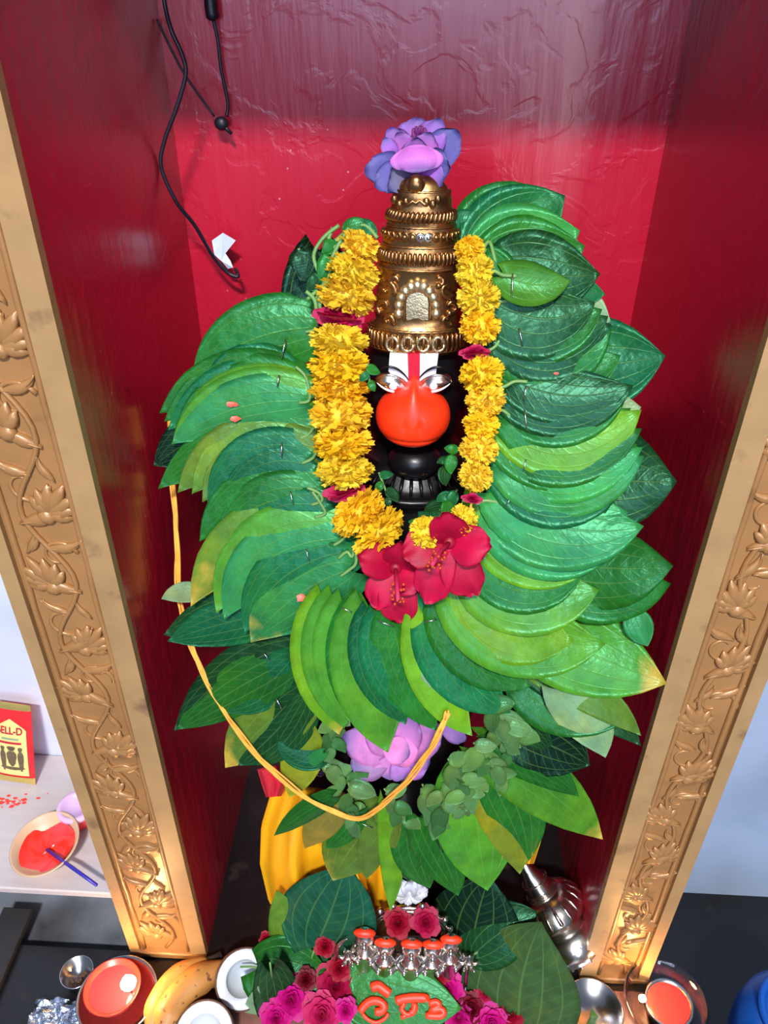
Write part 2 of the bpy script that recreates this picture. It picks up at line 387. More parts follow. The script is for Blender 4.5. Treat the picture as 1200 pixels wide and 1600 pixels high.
# back wall with hand-trowelled relief in the mesh
def back_pt(u, v):
    x = XL-.02 + u*(XR-XL+.04); z = -.02 + v*(TOP+.04)
    return Vector((x, YB, z))
mb = MB(); mb.box((XL-.02, YB, -.02), (XR+.02, YB+.04, TOP+.02)); struct('wall_back', mb, MT['red'], 'crimson gloss painted back wall of the niche')
mb = MB(); mb.box((XL-.03, YF+.004, 0), (XL, YB, TOP+.02)); struct('wall_left', mb, MT['red'], 'dark crimson left side wall of the niche')
mb = MB(); mb.box((XR, YF+.004, 0), (XR+.03, YB, TOP+.02)); struct('wall_right', mb, MT['red'], 'dark crimson right side wall of the niche')
mb = MB(); mb.box((XL-WL, YF, TOP), (XR+WR, YB+.04, TOP+.06)); struct('ceiling', mb, MT['red'], 'red painted top of the niche')
mb = MB(); mb.box((XL, YF-.02, 0), (XR, YB, .012)); struct('floor', mb, MT['granite'], 'black granite slab inside the niche')
mb = MB(); mb.box((-.9, .2, -.25), (XR+WR+.06, YF+.0, -.002)); struct('trim_1', mb, MT['granite'], 'black granite ledge in front of the niche')
mb = MB(); mb.box((XL-.05, .38, -.002), (XR+WR-.01, YF-.021, .008), .002); struct('trim_2', mb, MT['marble'], 'brown marble front step of the niche')
mb = MB(); mb.box((-1.4, YF, -.30), (XL-.03, .90, -.03)); struct('floor_2', mb, MT['cement'], 'rough grey cement floor under the shelf')
mb = MB(); mb.box((XR+.03, .1, -.30), (1.4, 1.0, -.25)); struct('floor_3', mb, MT['granite'], 'black stone floor right of the niche')
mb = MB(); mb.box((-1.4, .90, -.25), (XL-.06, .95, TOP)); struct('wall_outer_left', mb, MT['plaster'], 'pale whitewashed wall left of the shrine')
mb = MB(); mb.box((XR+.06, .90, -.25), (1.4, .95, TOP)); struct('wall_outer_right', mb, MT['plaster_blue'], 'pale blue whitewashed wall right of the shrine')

# ------------------------------------------------------------------ carved pillars
def lotus_relief():
    mb = MB()
    for k in range(7):
        a = math.radians(-66+22*k); L = .030 - .004*abs(k-3)
        d = Vector((math.sin(a), 0, math.cos(a))); s = Vector((d.z, 0, -d.x))
        pts = [d*(L*t) for t in (0, .25, .5, .75, 1)]
        mb.tube([p+Vector((0, -.001, 0)) for p in pts], [.0018, .0046, .0056, .004, .0008], 6, flat=Vector((0, 1, 0)))
    mb.ball((0, -.001, -.002), (.007, .004, .006), 8, 5)
    return mb.mesh('carved_lotus')
def leaf_relief():
    mb = MB(); pts = []
    for i in range(9):
        t = i/8; pts.append((.012*math.sin(t*2.4), -.0008, .045*t))
    mb.tube(pts, [.001, .0045, .007, .0078, .007, .0056, .004, .0022, .0006], 6, flat=Vector((0, 1, 0)))
    mb.tube([(p[0], -.0032, p[2]) for p in pts], .0011, 5)
    return mb.mesh('carved_leaf')
def scroll_relief():
    mb = MB(); pts = []
    for i in range(22):
        t = i/21; a = t*5.2; r = .022*(1-t*.78)
        pts.append((r*math.cos(a), 0, r*math.sin(a)))
    mb.tube(pts, [.0026*(1-.5*i/21) for i in range(22)], 6)
    return mb.mesh('carved_scroll')
RL, RF, RS = lotus_relief(), leaf_relief(), scroll_relief()
for me in (RL, RF, RS): me.materials.append(MT['gold_paint'])
def pillar(x0, x1, side, label):
    root = empty('carved_pillar', ((x0+x1)/2, YF, 0), label, 'pillar', 'carved gold pillars')
    w = x1-x0
    mb = MB(); mb.box((x0+(.002 if side > 0 else 0), YF, .0), (x1-(.002 if side < 0 else 0), YF+.05, TOP+.06), .002); mb.build('shaft', MT['gold_paint'], root, smooth=False)
    inner = x1 if side < 0 else x0; s = -1 if side < 0 else 1
    e0, e1 = sorted((inner, inner+s*.024)); mb = MB(); mb.box((e0, YF-.007, .012), (e1, YF+.0035, TOP+.06), .003); mb.build('border_strip', MT['gold_edge'], root, smooth=False)
    outer = x0 if side < 0 else x1
    e0, e1 = sorted((outer, outer-s*.016)); mb = MB(); mb.box((e0, YF-.007, .012), (e1, YF+.0035, TOP+.06), .003); mb.build('border_strip', MT['gold_edge'], root, smooth=False)
    for q in (inner+s*.029, outer-s*.021):
        mb = MB(); r2 = random.Random(int(q*1000)); mb.tube([(q+r2.uniform(-.0008, .0008), YF-.001, .014+i*.03) for i in range(int((TOP+.04)/.03))], .0034, 7); mb.build('bead_moulding', MT['gold_paint'], root)
    mb = MB(); mb.box((x0, YF-.009, 0), (x1, YF+.012, .014), .002); mb.build('foot', MT['gold_paint'], root, smooth=False)
    # winding vine with blossoms
    cx = (inner+s*.029+outer-s*.021)/2; hw = abs((inner+s*.029)-(outer-s*.021))/2-.006
    mb = MB(); n = int((TOP+.0)/.012); pts = [(cx+hw*.62*math.sin(2*math.pi*(i*.012)/.17+ (0 if side < 0 else 1.5)), YF-.0015, .02+i*.012) for i in range(n)]
    mb.tube(pts, .0027, 6); mb.build('vine', MT['gold_paint'], root)
    r3 = random.Random(3 if side < 0 else 8); z = .06; k = 0
    while z < TOP-.02:
        ph = math.sin(2*math.pi*(z-.02)/.17+(0 if side < 0 else 1.5)); sd = 1 if ph > 0 else -1
        def put(name, me, x, zz, ang, sc, flip=1):
            c, sn = math.cos(ang), math.sin(ang)
            m = frame(Vector((c*flip, 0, -sn*flip)), Vector((0, 1, 0)), Vector((sn, 0, c)), Vector((x, YF-.0005, zz)), sc)
            inst(name, me, root, m)
        put('carved_lotus', RL, cx-sd*hw*.30, z+r3.uniform(-.006, .006), -sd*r3.uniform(.2, .8), r3.uniform(1.25, 1.45))
        put('carved_scroll', RS, cx+sd*hw*.25, z+.034, r3.uniform(-.4, .4)+(0 if sd > 0 else math.pi), r3.uniform(.95, 1.15), sd)
        put('carved_leaf', RF, cx+sd*hw*.75, z-.01, -sd*r3.uniform(.5, .9), r3.uniform(.95, 1.2), -sd)
        put('carved_leaf', RF, cx-sd*hw*.1, z+.045, sd*r3.uniform(.7, 1.1), r3.uniform(.7, .9), sd)
        put('carved_leaf', RF, cx-sd*hw*.85, z+.038, sd*r3.uniform(.1, .4), r3.uniform(.6, .8), sd)
        z += .085; k += 1
    return root
pillar(XL-WL, XL, -1, 'carved gold painted pillar left of the niche, beside the shelf')
pillar(XR, XR+WR, 1, 'carved gold painted pillar right of the niche, behind the glass lamp')

# ------------------------------------------------------------------ black stone idol
AX = at(648, 600, .80).x                                  # idol axis
def zf(py, Y): return at(648, py, Y).z
idol = empty('stone_idol', (AX, .82, .012), 'black stone monkey-faced idol with orange snout standing in the niche', 'statue')
# body: one lofted figure from feet to neck
zc = zf(700, .76)
prof = [(.012, .085, .07), (.06, .08, .065), (.20, .085, .07), (.34, .10, .08), (.46, .115, .085), (zc-.22, .125, .085), (zc-.12, .13, .085), (zc-.075, .135, .075), (zc-.05, .11, .065), (zc-.03, .06, .052), (zc-.01, .046, .046), (zc+.02, .046, .046)]
mb = MB(); vs = []; fs = []; S = 28
for z, rx, ry in prof:
    for k in range(S):
        a = 2*math.pi*k/S; vs.append((AX+rx*math.cos(a), .82+ry*math.sin(a), z))
for i in range(len(prof)-1):
    for k in range(S): fs.append((i*S+k, i*S+(k+1)%S, (i+1)*S+(k+1)%S, (i+1)*S+k))
fs += [tuple(range(S-1, -1, -1)), tuple(range((len(prof)-1)*S, len(prof)*S))]
mb.add(vs, fs); mb.build('body', MT['stone'], idol)
mb = MB(); mb.box((AX-.13, .70, .012), (AX+.13, .95, .05), .006); mb.build('pedestal', MT['stone'], idol, smooth=False)
# arms bent forward
for s, nm in ((-1, 'arm'), (1, 'arm')):
    mb = MB(); mb.tube(smooth_path([(AX+s*.11, .82, zc-.07), (AX+s*.165, .82, zc-.2), (AX+s*.16, .74, zc-.33), (AX+s*.10, .69, zc-.29)], 5), [.04]*5+[.034]*5+[.028]*5+[.024], 10); mb.build(nm, MT['stone'], idol)
# head
hy = .795; zt = zf(548, .74); zb = zf(715, .74); zm = (zt+zb)/2
mb = MB(); mb.ball((AX, hy, zm), (.058, .052, (zt-zb)/2+.03), 24, 16); mb.build('head', MT['stone'], idol)
for s in (-1, 1):
    mb = MB(); mb.ball((AX+s*.060, hy+.004, zm+.012), (.012, .018, .024), 10, 8); mb.ball((AX+s*.066, hy-.002, zm-.022), (.009, .012, .012), 10, 6); mb.build('ear', MT['stone'], idol)
# collar with radiating ribs
zcl = zf(742, .755)
mb = MB(); mb.lathe([(.046, 0), (.052, -.006), (.058, -.004), (.062, -.012), (.078, -.022), (.084, -.03), (.09, -.028), (.093, -.036), (.08, -.04)], 40, (AX, .80, zcl+.014), 1, .85, close=False); col = mb.build('collar', MT['stone'], idol)
for k in range(19):
    a = math.radians(-165+150*k/18); d = Vector((math.cos(a), math.sin(a)*.85, 0))
    p = Vector((AX, .80, zcl)); mb = MB(); mb.tube([p+d*.063+Vector((0,0,.003)), p+d*.074+Vector((0,0,-.004)), p+d*.084+Vector((0,0,-.012))], [.0018, .0022, .0016], 6); mb.build('rib', MT['stone'], col)
# snout: a broad domed muzzle, mouth line, nostrils
cs = at(645, 655, .728); kx = mpp(cs)
def snout_pt(u, v):
    th = math.pi*u; a = 2*math.pi*v
    x = math.sin(th)*math.cos(a); zz = math.sin(th)*math.sin(a); yy = math.cos(th)
    return x, yy, zz
sx, sz, sy = 59*kx, 51*kx, .034
def snout(p):
    x, yy, zz = p
    X = x*sx*(1.0 + .05*(-zz)); Z = zz*sz*1.02
    if zz > .25: X *= 1-.30*((zz-.25)/.75)**1.6; Z += .011*math.exp(-(x/.22)**2)*((zz-.25)/.75)
    D = -max(0, 1-(yy))*0 - yy*sy
    # cheeks square off, centre philtrum ridge, mouth crease
    D -= .0012*math.exp(-((x)/.30)**2)*math.exp(-((zz-.05)/.5)**2)
    D += .0022*math.exp(-((zz+.52)/.05)**2)*(1 if abs(x) < .85 else 0)
    for s in (-1, 1): D += .0030*math.exp(-((x-s*.20)/.055)**2-((zz-.02)/.22)**2)
    return Vector((X, D, Z))
mb = MB(); vs = []; fs = []; R, S2 = 30, 56
for i in range(R+1):
    th = math.pi*.62*i/R
    for k in range(S2):
        a = 2*math.pi*k/S2; vs.append(cs+Vector((0, .012, 0))+snout((math.sin(th)**.8*math.cos(a), math.cos(th), math.sin(th)**.8*math.sin(a))))
for i in range(R):
    for k in range(S2): fs.append((i*S2+k, i*S2+(k+1)%S2, (i+1)*S2+(k+1)%S2, (i+1)*S2+k))
mb.add(vs, fs); mb.build('snout', MT['sindoor'], idol)
# chin block
cc = at(648, 718, .755); mb = MB(); mb.ball(cc, (.030, .026, .020), 18, 10); mb.build('chin', MT['stone'], idol)
# forehead mark
YFA = .742
def face_patch(poly, Y, name, mat, parent, th=.003):
    pts = [at(x, y, Y) for x, y in poly]; n = len(pts); b = [p+Vector((0, th, 0)) for p in pts]
    mb = MB(); fs = [tuple(range(n-1, -1, -1)), tuple(range(n, 2*n))] + [(k, (k+1) % n, n+(k+1) % n, n+k) for k in range(n)]
    mb.add(pts+b, fs); return mb.build(name, mat, parent, smooth=False)
face_patch([(609, 553), (685, 553), (681, 585), (676, 596), (663, 602), (652, 612), (638, 612), (628, 600), (618, 592), (607, 580)], YFA-.0015, 'forehead_patch', MT['white_paint'], idol, .012)
face_patch([(637, 553), (656, 553), (656, 580), (655, 603), (659, 625), (634, 625), (638, 603), (638, 580)], YFA-.004, 'red_stripe', MT['red_paint'], idol, .006)
for s in (-1, 1):
    ec = at(646+s*33, 600, YFA-.004); k = mpp(ec)
    e = MB()
    def eye_pt(u, v, ec=ec, s=s, k=k):
        x = (u*2-1); hh = (1-abs(x)**2.2)**.8*(15 if v > .5 else 13)
        zz = (v*2-1)*hh
        return ec + Vector((s*x*27*k, .004*(x*x+((v*2-1))**2)-.004, (zz + x*6 - 2*x*x)*k))
    e.grid(eye_pt, 18, 8, .004, (0, -1, 0)); eo = e.build('eye', MT['silver'], idol)
    mb = MB(); mb.ball(ec+Vector((-s*1.5*k, -.0035, -1.5*k)), (6.5*k, .003, 6.5*k), 14, 8); mb.build('pupil', MT['white_paint'], eo)
    for vv, rr in ((1.0, .0014), (0.0, .0012)):
        mb = MB(); mb.tube([eye_pt(i/16, vv)+Vector((0, -.001, 0)) for i in range(17)], rr, 6); mb.build('eyelid', MT['silver'], eo)
    mb = MB(); mb.tube([eye_pt(i/12, 1.0)+Vector((0, -.001, .006+.003*math.sin(i/12*3.14))) for i in range(13)], [.0005+.0009*math.sin(i/12*3.14) for i in range(13)], 6); mb.build('eyebrow', MT['stone'], eo)

# ------------------------------------------------------------------ brass crown
CY = .768
SY = .52
def czr(py, hw, sy=.52):
    # z of a front-line pixel row and radius for its half width
    r = hw*mpp(at(650, py, CY)); z = at(650, py, CY-r*sy).z; return r, z
crown = empty('brass_crown', (AX, CY, zf(556, .74)), 'tall tiered brass crown embossed with an arch, on the idol head', 'crown')
rows = [(557, 71), (553, 75), (546, 76), (536, 75), (528, 75), (524, 77), (519, 76), (515, 71), (510, 66), (500, 68), (480, 67), (455, 64), (432, 62), (428, 64), (424, 65), (420, 62), (414, 64), (404, 64), (396, 62), (392, 58), (386, 57), (381, 59), (372, 58), (364, 57), (360, 53), (354, 52), (349, 53), (340, 52), (333, 51), (329, 47), (322, 47), (312, 46), (303, 46), (299, 41), (293, 38), (286, 32), (280, 22), (275, 8)]
cp = [czr(y, h) for y, h in rows]
mb = MB(); mb.lathe(cp, 56, (AX+.0015, CY, 0), 1, SY); mb.build('shell', MT['brass'], crown)
def rad_at(z):
    for i in range(len(cp)-1):
        if cp[i][1] <= z <= cp[i+1][1]:
            t = (z-cp[i][1])/max(1e-6, cp[i+1][1]-cp[i][1]); return cp[i][0]*(1-t)+cp[i+1][0]*t
    return cp[0][0]
def on_crown(a, z, out=0):
    r = rad_at(z)+out; return Vector((AX+.0015+r*math.cos(a), CY+r*math.sin(a)*SY, z))
def flutes(y0, y1, hw, n, rr, lean, a0=-172, a1=-8, name='flute'):
    z0 = czr(y0, hw)[1]; z1 = czr(y1, hw)[1]
    for k in range(n):
        a = math.radians(a0+(a1-a0)*k/(n-1)); mb = MB()
        mb.tube([on_crown(a+lean*(t-.5), z0+(z1-z0)*t, .0004) for t in (0, .25, .5, .75, 1)], [rr*.5, rr, rr*1.1, rr, rr*.5], 6); mb.build(name, MT['brass'], crown)
flutes(350, 332, 53, 21, .0025, .16); flutes(416, 396, 64, 25, .0024, 0.02)
flutes(551, 525, 76, 23, .0029, 0)
for y, hw, n, rr, nm in ((371, 58, 15, .0046, 'stud'), ):
    z = czr(y, hw)[1]
    for k in range(n):
        a = math.radians(-174+168*k/(n-1)); p = on_crown(a, z, 0); mb = MB()
        x_, y_, z_ = basis_z(Vector((math.cos(a), math.sin(a), 0)), Vector((0,0,1)))
        mb.lathe([(rr, 0), (rr*1.05, .0012), (rr*.75, .0022), (rr*.55, .0014), (rr*.3, .003), (0.0001, .0034)], 12, p, mat=frame(x_, y_, z_, Vector((0,0,0))).to_3x3()); mb.build(nm, MT['silver'] if k in (7, 8) else MT['brass'], crown)
for y, hw, n, rr in ((424, 65, 40, .0013), (388, 57, 36, .0012), (520, 76, 44, .0014), (552, 75, 44, .0012), (357, 52, 34, .0011), (301, 45, 28, .0011)):
    z = czr(y, hw)[1]; mb = MB(); vs = []
    for k in range(n+1):
        a = math.radians(-178+176*k/n); vs.append(on_crown(a, z, .0003))
    mb.tube(vs, [rr*(1.25 if k % 2 else .8) for k in range(n+1)], 6); mb.build('bead_line', MT['brass'], crown)
# arch medallion with petals
def crown_px(px, py, out=.001):
    d = ray(px, py); best = None
    a = math.acos(max(-1, min(1, (px-650)/70)))
    # march from the front of the shell
    t0 = (CY-.12)/d.y; 
    for i in range(400):
        t = t0 + i*.0006; p = EYE+d*t
        r = rad_at(p.z)+out
        if ((p.x-AX-.0015)/r)**2 + ((p.y-CY)/(r*SY))**2 < 1: return p
    return at(px, py, CY-.05)
arch = []
for i in range(25):
    t = i/24
    if t < .3: arch.append((632, 500-26*t/.3))
    elif t > .7: arch.append((672, 474+26*(t-.7)/.3))
    else:
        q = (t-.3)/.4; a = math.pi*(1-q); arch.append((652+20*math.cos(a)*abs(math.cos(a))**.2, 474-26*math.sin(a)**.9))
mb = MB(); mb.tube([crown_px(x, y, .003) for x, y in arch], .0018, 7); mb.build('arch_rim', MT['brass'], crown)
pts = [crown_px(x, y, .002) for x, y in arch]; cpt = crown_px(652, 480, .0035)
mb = MB(); mb.add(pts+[cpt], [(i, i+1, len(pts)) for i in range(len(pts)-1)]+[(len(pts)-1, 0, len(pts))]); mb.build('arch_panel', MT['silvered'], crown)
for k in range(11):
    a = math.radians(188-196*k/10)
    p0 = crown_px(652+22*math.cos(a), 484-28*math.sin(a), .001); p1 = crown_px(652+36*math.cos(a), 484-48*math.sin(a), .001)
    mb = MB(); mb.tube([p0, p0.lerp(p1, .3), p0.lerp(p1, .7), p1], [.0028, .0052, .0056, .0024], 8); mb.build('arch_petal', MT['silvered'], crown)
for s in (-1, 1):
    for (dx, y, rr, turn) in ((47, 452, 14, 1), (52, 478, 12, -1), (46, 500, 10, 1), (34, 438, 9, -1)):
        pp = []
        for i in range(16):
            t = i/15; a = t*5.0*turn*s+(.6 if turn > 0 else 2.0); r = rr*(1-.75*t); pp.append(crown_px(652+s*dx+r*math.cos(a), y+r*math.sin(a), .0015))
        mb = MB(); mb.tube(pp, [.0032-.0012*i/15 for i in range(16)], 6); mb.build('scroll', MT['brass'], crown)
    for (dx, y) in ((26, 320), (34, 312), (16, 316)):
        p = crown_px(650+s*dx, y, .0012); mb = MB(); mb.ball(p, (.0034, .002, .0042), 10, 6); mb.build('leaf_boss', MT['brass'], crown)
mb = MB(); mb.tube([crown_px(x, y, .0015) for x, y in ((632, 317), (638, 320), (645, 314), (650, 318), (656, 313), (663, 320), (669, 315))], .0018, 6); mb.build('scroll', MT['brass'], crown)
for k in range(4):
    x = 615+k*24-2; p0 = crown_px(x, 531, .001); 
    pp = [crown_px(x+9*math.cos(a), 538+11*math.sin(a), .0034) for a in [math.pi*2*i/14 for i in range(15)]]
    mb = MB(); mb.tube(pp, .0019, 6); mb.build('cartouche', MT['silvered'], crown)
p = crown_px(650, 288, .002); mb = MB(); mb.ball(p, (.0085, .006, .0085), 14, 9); mb.tube([p+Vector((-.012, .003, -.008)), p+Vector((0, -.001, -.010)), p+Vector((.012, .003, -.008))], .002, 6); mb.build('top_boss', MT['brass'], crown)

# ------------------------------------------------------------------ leaves
TINT = dict(dk=lin((22, 66, 34)), gr=lin((34, 108, 36)), lg=lin((78, 150, 44)), ol=lin((88, 124, 42)), te=lin((22, 100, 60)), tl=lin((46, 134, 72)),  # teal tints te and tl put some reflected sky sheen into the leaf colour
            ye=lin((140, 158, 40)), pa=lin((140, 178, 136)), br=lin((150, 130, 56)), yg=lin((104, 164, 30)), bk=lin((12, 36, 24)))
def ysurf(px, py):
    K = [(300, .83), (400, .80), (550, .765), (700, .725), (850, .685), (1000, .648), (1150, .618), (1300, .60), (1450, .575), (1650, .55)]
    if py <= K[0][0]: y = K[0][1]
    elif py >= K[-1][0]: y = K[-1][1]
    else:
        for (a, ya), (b, yb) in zip(K, K[1:]):
            if a <= py <= b: y = ya+(yb-ya)*(py-a)/(b-a); break
    if px > 950 and py > 600: y -= .028*min(1, (px-950)/90)
    return y
def lpt(px, py, layer, dy=0):
    P = at(px, py, ysurf(px, py)+dy); d = (EYE-P).normalized(); return P + d*layer*.0016
_LP = [(0, .34), (.05, .60), (.12, .80), (.22, .95), (.34, 1.0), (.48, .96), (.62, .83), (.75, .64), (.86, .40), (.93, .20), (.97, .08), (1.0, .004)]
def leaf_profile(t):
    for (a, x), (b, y) in zip(_LP, _LP[1:]):
        if a <= t <= b: return x+(y-x)*(t-a)/(b-a)
    return .004
def make_leaf(parent, b, tp, w, layer=0, tint='gr', bulge=0, roll=9, cup=.17, wave=.034, yel=False, mat=None, dy=0, ydy=None, name='leaf', stem=None, nu=16, nv=10, lobes=.16, fold=0):
    seed = random.Random(int(b[0]*7+b[1]*13+tp[0]*3+tp[1]))
    dx, dy2 = tp[0]-b[0], tp[1]-b[1]; Lp = math.hypot(dx, dy2); nx, ny = dy2/Lp, -dx/Lp
    mid = ((b[0]+tp[0])/2+nx*bulge*2*.5, (b[1]+tp[1])/2+ny*bulge)
    ctl = ((b[0]+tp[0])/2+nx*bulge*1.6, (b[1]+tp[1])/2+ny*bulge*1.6)
    P0 = lpt(*b, layer, dy); P2 = lpt(*tp, layer, dy if ydy is None else ydy)
    P1 = (P0+P2)/2 + (lpt(*ctl, layer, dy) - lpt((b[0]+tp[0])/2, (b[1]+tp[1])/2, layer, dy))
    toc = (EYE-(P0+P2)/2).normalized(); front = Vector((0, -1, .35)).normalized()
    Nn = (toc*.7+front*.3).normalized(); P1 = P1 + Nn*.004
    k = mpp((P0+P2)/2); hw = w*.5*k; L = (P2-P0).length
    A, B, p1, p2 = seed.uniform(0, 6), seed.uniform(0, 6), seed.uniform(5, 9), seed.uniform(9, 14)
    tr = math.tan(math.radians(roll)); amp = wave*hw*2
    def fn(u, v):
        t = u; q = P0*(1-t)**2+P1*2*t*(1-t)+P2*t*t
        tg = ((P1-P0)*(1-t)+(P2-P1)*t).normalized()
        s = tg.cross(Nn).normalized()          # to +n side on screen? fixed below
        vv = v*2-1
        half = hw*leaf_profile(max(1e-4, t))
        # heart-shaped base: margins sweep back behind the stalk
        back = lobes*L*(abs(vv)**1.4)*(1-t)**5
        p = q + s*vv*half*sgn - tg*back
        p = p - Nn*vv*half*tr
        p = p - Nn*cup*half*(vv*vv) + Nn*fold*half*abs(vv)
        p = p + Nn*amp*(abs(vv)**2)*(math.sin(p1*t+A*(1 if vv > 0 else 2))+.5*math.sin(p2*t+B*(1 if vv > 0 else 2)))*(1-.6*t)
        return p
    # which way is the +n side in the picture
    tg = (P2-P0).normalized(); s0 = tg.cross(Nn)
    sgn = 1 if (s0.dot(_r)*nx - s0.dot(_u)*ny) > 0 else -1
    mb = MB(); mb.grid(fn, nu, nv, .0005, Nn)
    if sgn*1 < 0: pass
    o = mb.build(name, mat or (MT['leaf_y'] if yel else MT['leaf']), parent)
    c = TINT[tint]; j = seed.uniform(.72, 1.04)*(.85 if parent is lower else 1); g = seed.uniform(.9, 1.12)  # lower garland: weaker light down there is put into a darker tint
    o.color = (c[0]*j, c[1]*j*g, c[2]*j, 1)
    if stem:
        st = [P0 + (P2-P0).normalized()*.012+Nn*.0012, P0+Nn*.002]
        for (x, y, l2) in stem: st.append(lpt(x, y, layer+l2, dy))
        pth = smooth_path(st, 5); m2 = MB(); m2.tube(pth, [.0019]*len(pth), 6); m2.build('stem', MT['stem'], o)
    return o
def staple(parent, x, y, x2, y2, layer):
    a, b = lpt(x, y, layer), lpt(x2, y2, layer); mb = MB()
    n = (EYE-a).normalized(); mb.tube([a-n*.003, a, b, b-n*.003], .0007, 5); mb.build('staple', MT['staple'], parent)

lower = None
upper = empty('leaf_garland', at(650, 960, .66), 'thick upper garland of stapled fresh green betel leaves looping round the idol', 'garland')
lower = empty('leaf_garland', at(650, 1250, .62), 'lower garland of darker limp leaves hanging beneath the upper one', 'garland')
U = [ # base, tip, width, layer, tint, bulge, extra
 # left side, from the top down
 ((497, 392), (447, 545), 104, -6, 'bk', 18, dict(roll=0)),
 ((494, 512), (300, 592), 122, 0, 'gr', -26, dict(roll=4, stem=[(497, 480, 3), (490, 440, 3)])),
 ((448, 580), (318, 604), 76, 2, 'te', -22, dict(wave=.07)),
 ((478, 612), (249, 646), 100, 3, 'gr', -42, {}),
 ((482, 616), (262, 672), 98, 5, 'te', -42, {}),
 ((484, 624), (272, 690), 96, 7, 'lg', -44, dict(stem=[(478, 590, 2), (462, 573, 2)])),
 ((478, 628), (268, 694), 92, 9, 'tl', -28, {}),
 ((480, 680), (247, 764), 92, 4, 'gr', -34, dict(stem=[(492, 665, 2), (500, 645, 2)])),
 ((484, 700), (300, 772), 98, 6, 'ol', -44, {}),
 ((488, 716), (325, 795), 92, 8, 'te', -46, dict(stem=[(497, 700, 2), (500, 680, 2)])),
 ((490, 742), (350, 792), 86, 9, 'te', -34, {}),
 ((498, 770), (312, 846), 100, 11, 'gr', -42, {}),
 ((503, 782), (340, 850), 90, 13, 'gr', -38, dict(stem=[(498, 770, 2), (480, 762, 2)])),
 ((508, 802), (345, 862), 86, 14, 'te', -26, dict(stem=[(500, 785, 2), (488, 768, 2)])),
 ((522, 822), (298, 948), 108, 16, 'ol', -58, dict(yel=True)),
 ((530, 830), (338, 958), 112, 18, 'lg', -54, {}),
 ((536, 842), (350, 968), 112, 20, 'tl', -48, dict(stem=[(545, 825, 2), (538, 808, 2)])),
 ((542, 862), (382, 990), 104, 22, 'te', -38, dict(stem=[(550, 870, 2), (556, 850, 2)])),
 ((546, 890), (392, 1004), 124, 24, 'tl', -20, dict(yel=True, stem=[(556, 880, 2), (556, 858, 2)])),
 # bottom, from left to right
 ((514, 948), (530, 1148), 118, 27, 'yg', -10, dict(yel=True)),
 ((528, 948), (538, 1138), 106, 29, 'lg', -12, {}),
 ((542, 952), (548, 1128), 98, 31, 'lg', -10, dict(stem=[(545, 930, 2), (556, 940, 2)])),
 ((566, 957), (590, 1154), 108, 33, 'gr', -16, {}),
 ((576, 960), (606, 1176), 122, 35, 'lg', -14, {}),
 ((588, 966), (634, 1132), 104, 37, 'te', -10, {}),
 ((602, 970), (654, 1122), 108, 39, 'te', -6, {}),
 ((614, 972), (682, 1142), 92, 38, 'gr', -12, {}),
 ((664, 962), (738, 1150), 88, 46, 'yg', -24, dict(roll=-4)),
 ((672, 952), (742, 1096), 98, 41, 'pa', -20, {}),
 ((686, 946), (798, 1114), 112, 43, 'te', -34, {}),
 ((700, 928), (830, 1072), 108, 45, 'gr', -34, {}),
 # right side, from the bottom up
 ((722, 930), (946, 1006), 128, 48, 'lg', -34, {}),
 ((738, 912), (896, 1002), 124, 50, 'yg', -28, {}),
 ((745, 898), (936, 922), 122, 52, 'lg', -26, {}),
 ((752, 872), (915, 890), 104, 54, 'gr', -30, dict(stem=[(742, 888, 2)])),
 ((760, 782), (922, 890), 112, 56, 'yg', -38, {}),
 ((784, 786), (1006, 822), 128, 58, 'tl', -28, dict(stem=[(758, 782, 2), (742, 790, 2)])),
 ((792, 742), (965, 772), 124, 60, 'te', -26, {}),
 ((796, 726), (1006, 712), 106, 62, 'tl', -40, dict(wave=.04)),
 ((790, 690), (996, 694), 92, 63, 'gr', -34, {}),
 ((798, 664), (1002, 640), 106, 65, 'yg', -44, {}),
 ((800, 650), (968, 634), 98, 67, 'gr', -36, dict(stem=[(782, 640, 2), (765, 648, 2)])),
 ((800, 630), (984, 604), 96, 69, 'gr', -34, {}),
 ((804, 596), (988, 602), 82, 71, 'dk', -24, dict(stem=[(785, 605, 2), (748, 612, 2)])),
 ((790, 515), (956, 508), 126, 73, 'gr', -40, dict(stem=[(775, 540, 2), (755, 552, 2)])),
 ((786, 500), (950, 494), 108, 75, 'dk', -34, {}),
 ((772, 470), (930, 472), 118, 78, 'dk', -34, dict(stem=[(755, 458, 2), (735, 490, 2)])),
 ((752, 402), (806, 474), 74, 76, 'gr', -6, dict(stem=[(758, 390, 2), (748, 408, 4)])),
 # top right: leaves pointing up and out, behind the others
 ((742, 398), (858, 306), 128, 38, 'gr', 10, {}),
 ((748, 402), (883, 306), 128, 45, 'te', 4, {}),
 ((752, 404), (906, 360), 128, 53, 'tl', -4, dict(stem=[(745, 372, 4), (746, 392, 6)])),
 ((762, 412), (914, 384), 124, 62, 'gr', -8, dict(stem=[(750, 375, 4), (750, 402, 6)])),
 ((778, 418), (938, 428), 120, 71, 'dk', -10, dict(stem=[(765, 378, 4), (752, 395, 6)])),
 ((850, 452), (946, 460), 56, 62, 'te', 0, {}),
 ((872, 470), (954, 502), 66, 60, 'pa', 0, {}),
 ((786, 430), (892, 438), 60, 82, 'lg', -14, dict(cup=-.35, stem=[(776, 425, 2), (764, 420, 2)])),
]
_r9 = random.Random(21); U2 = []
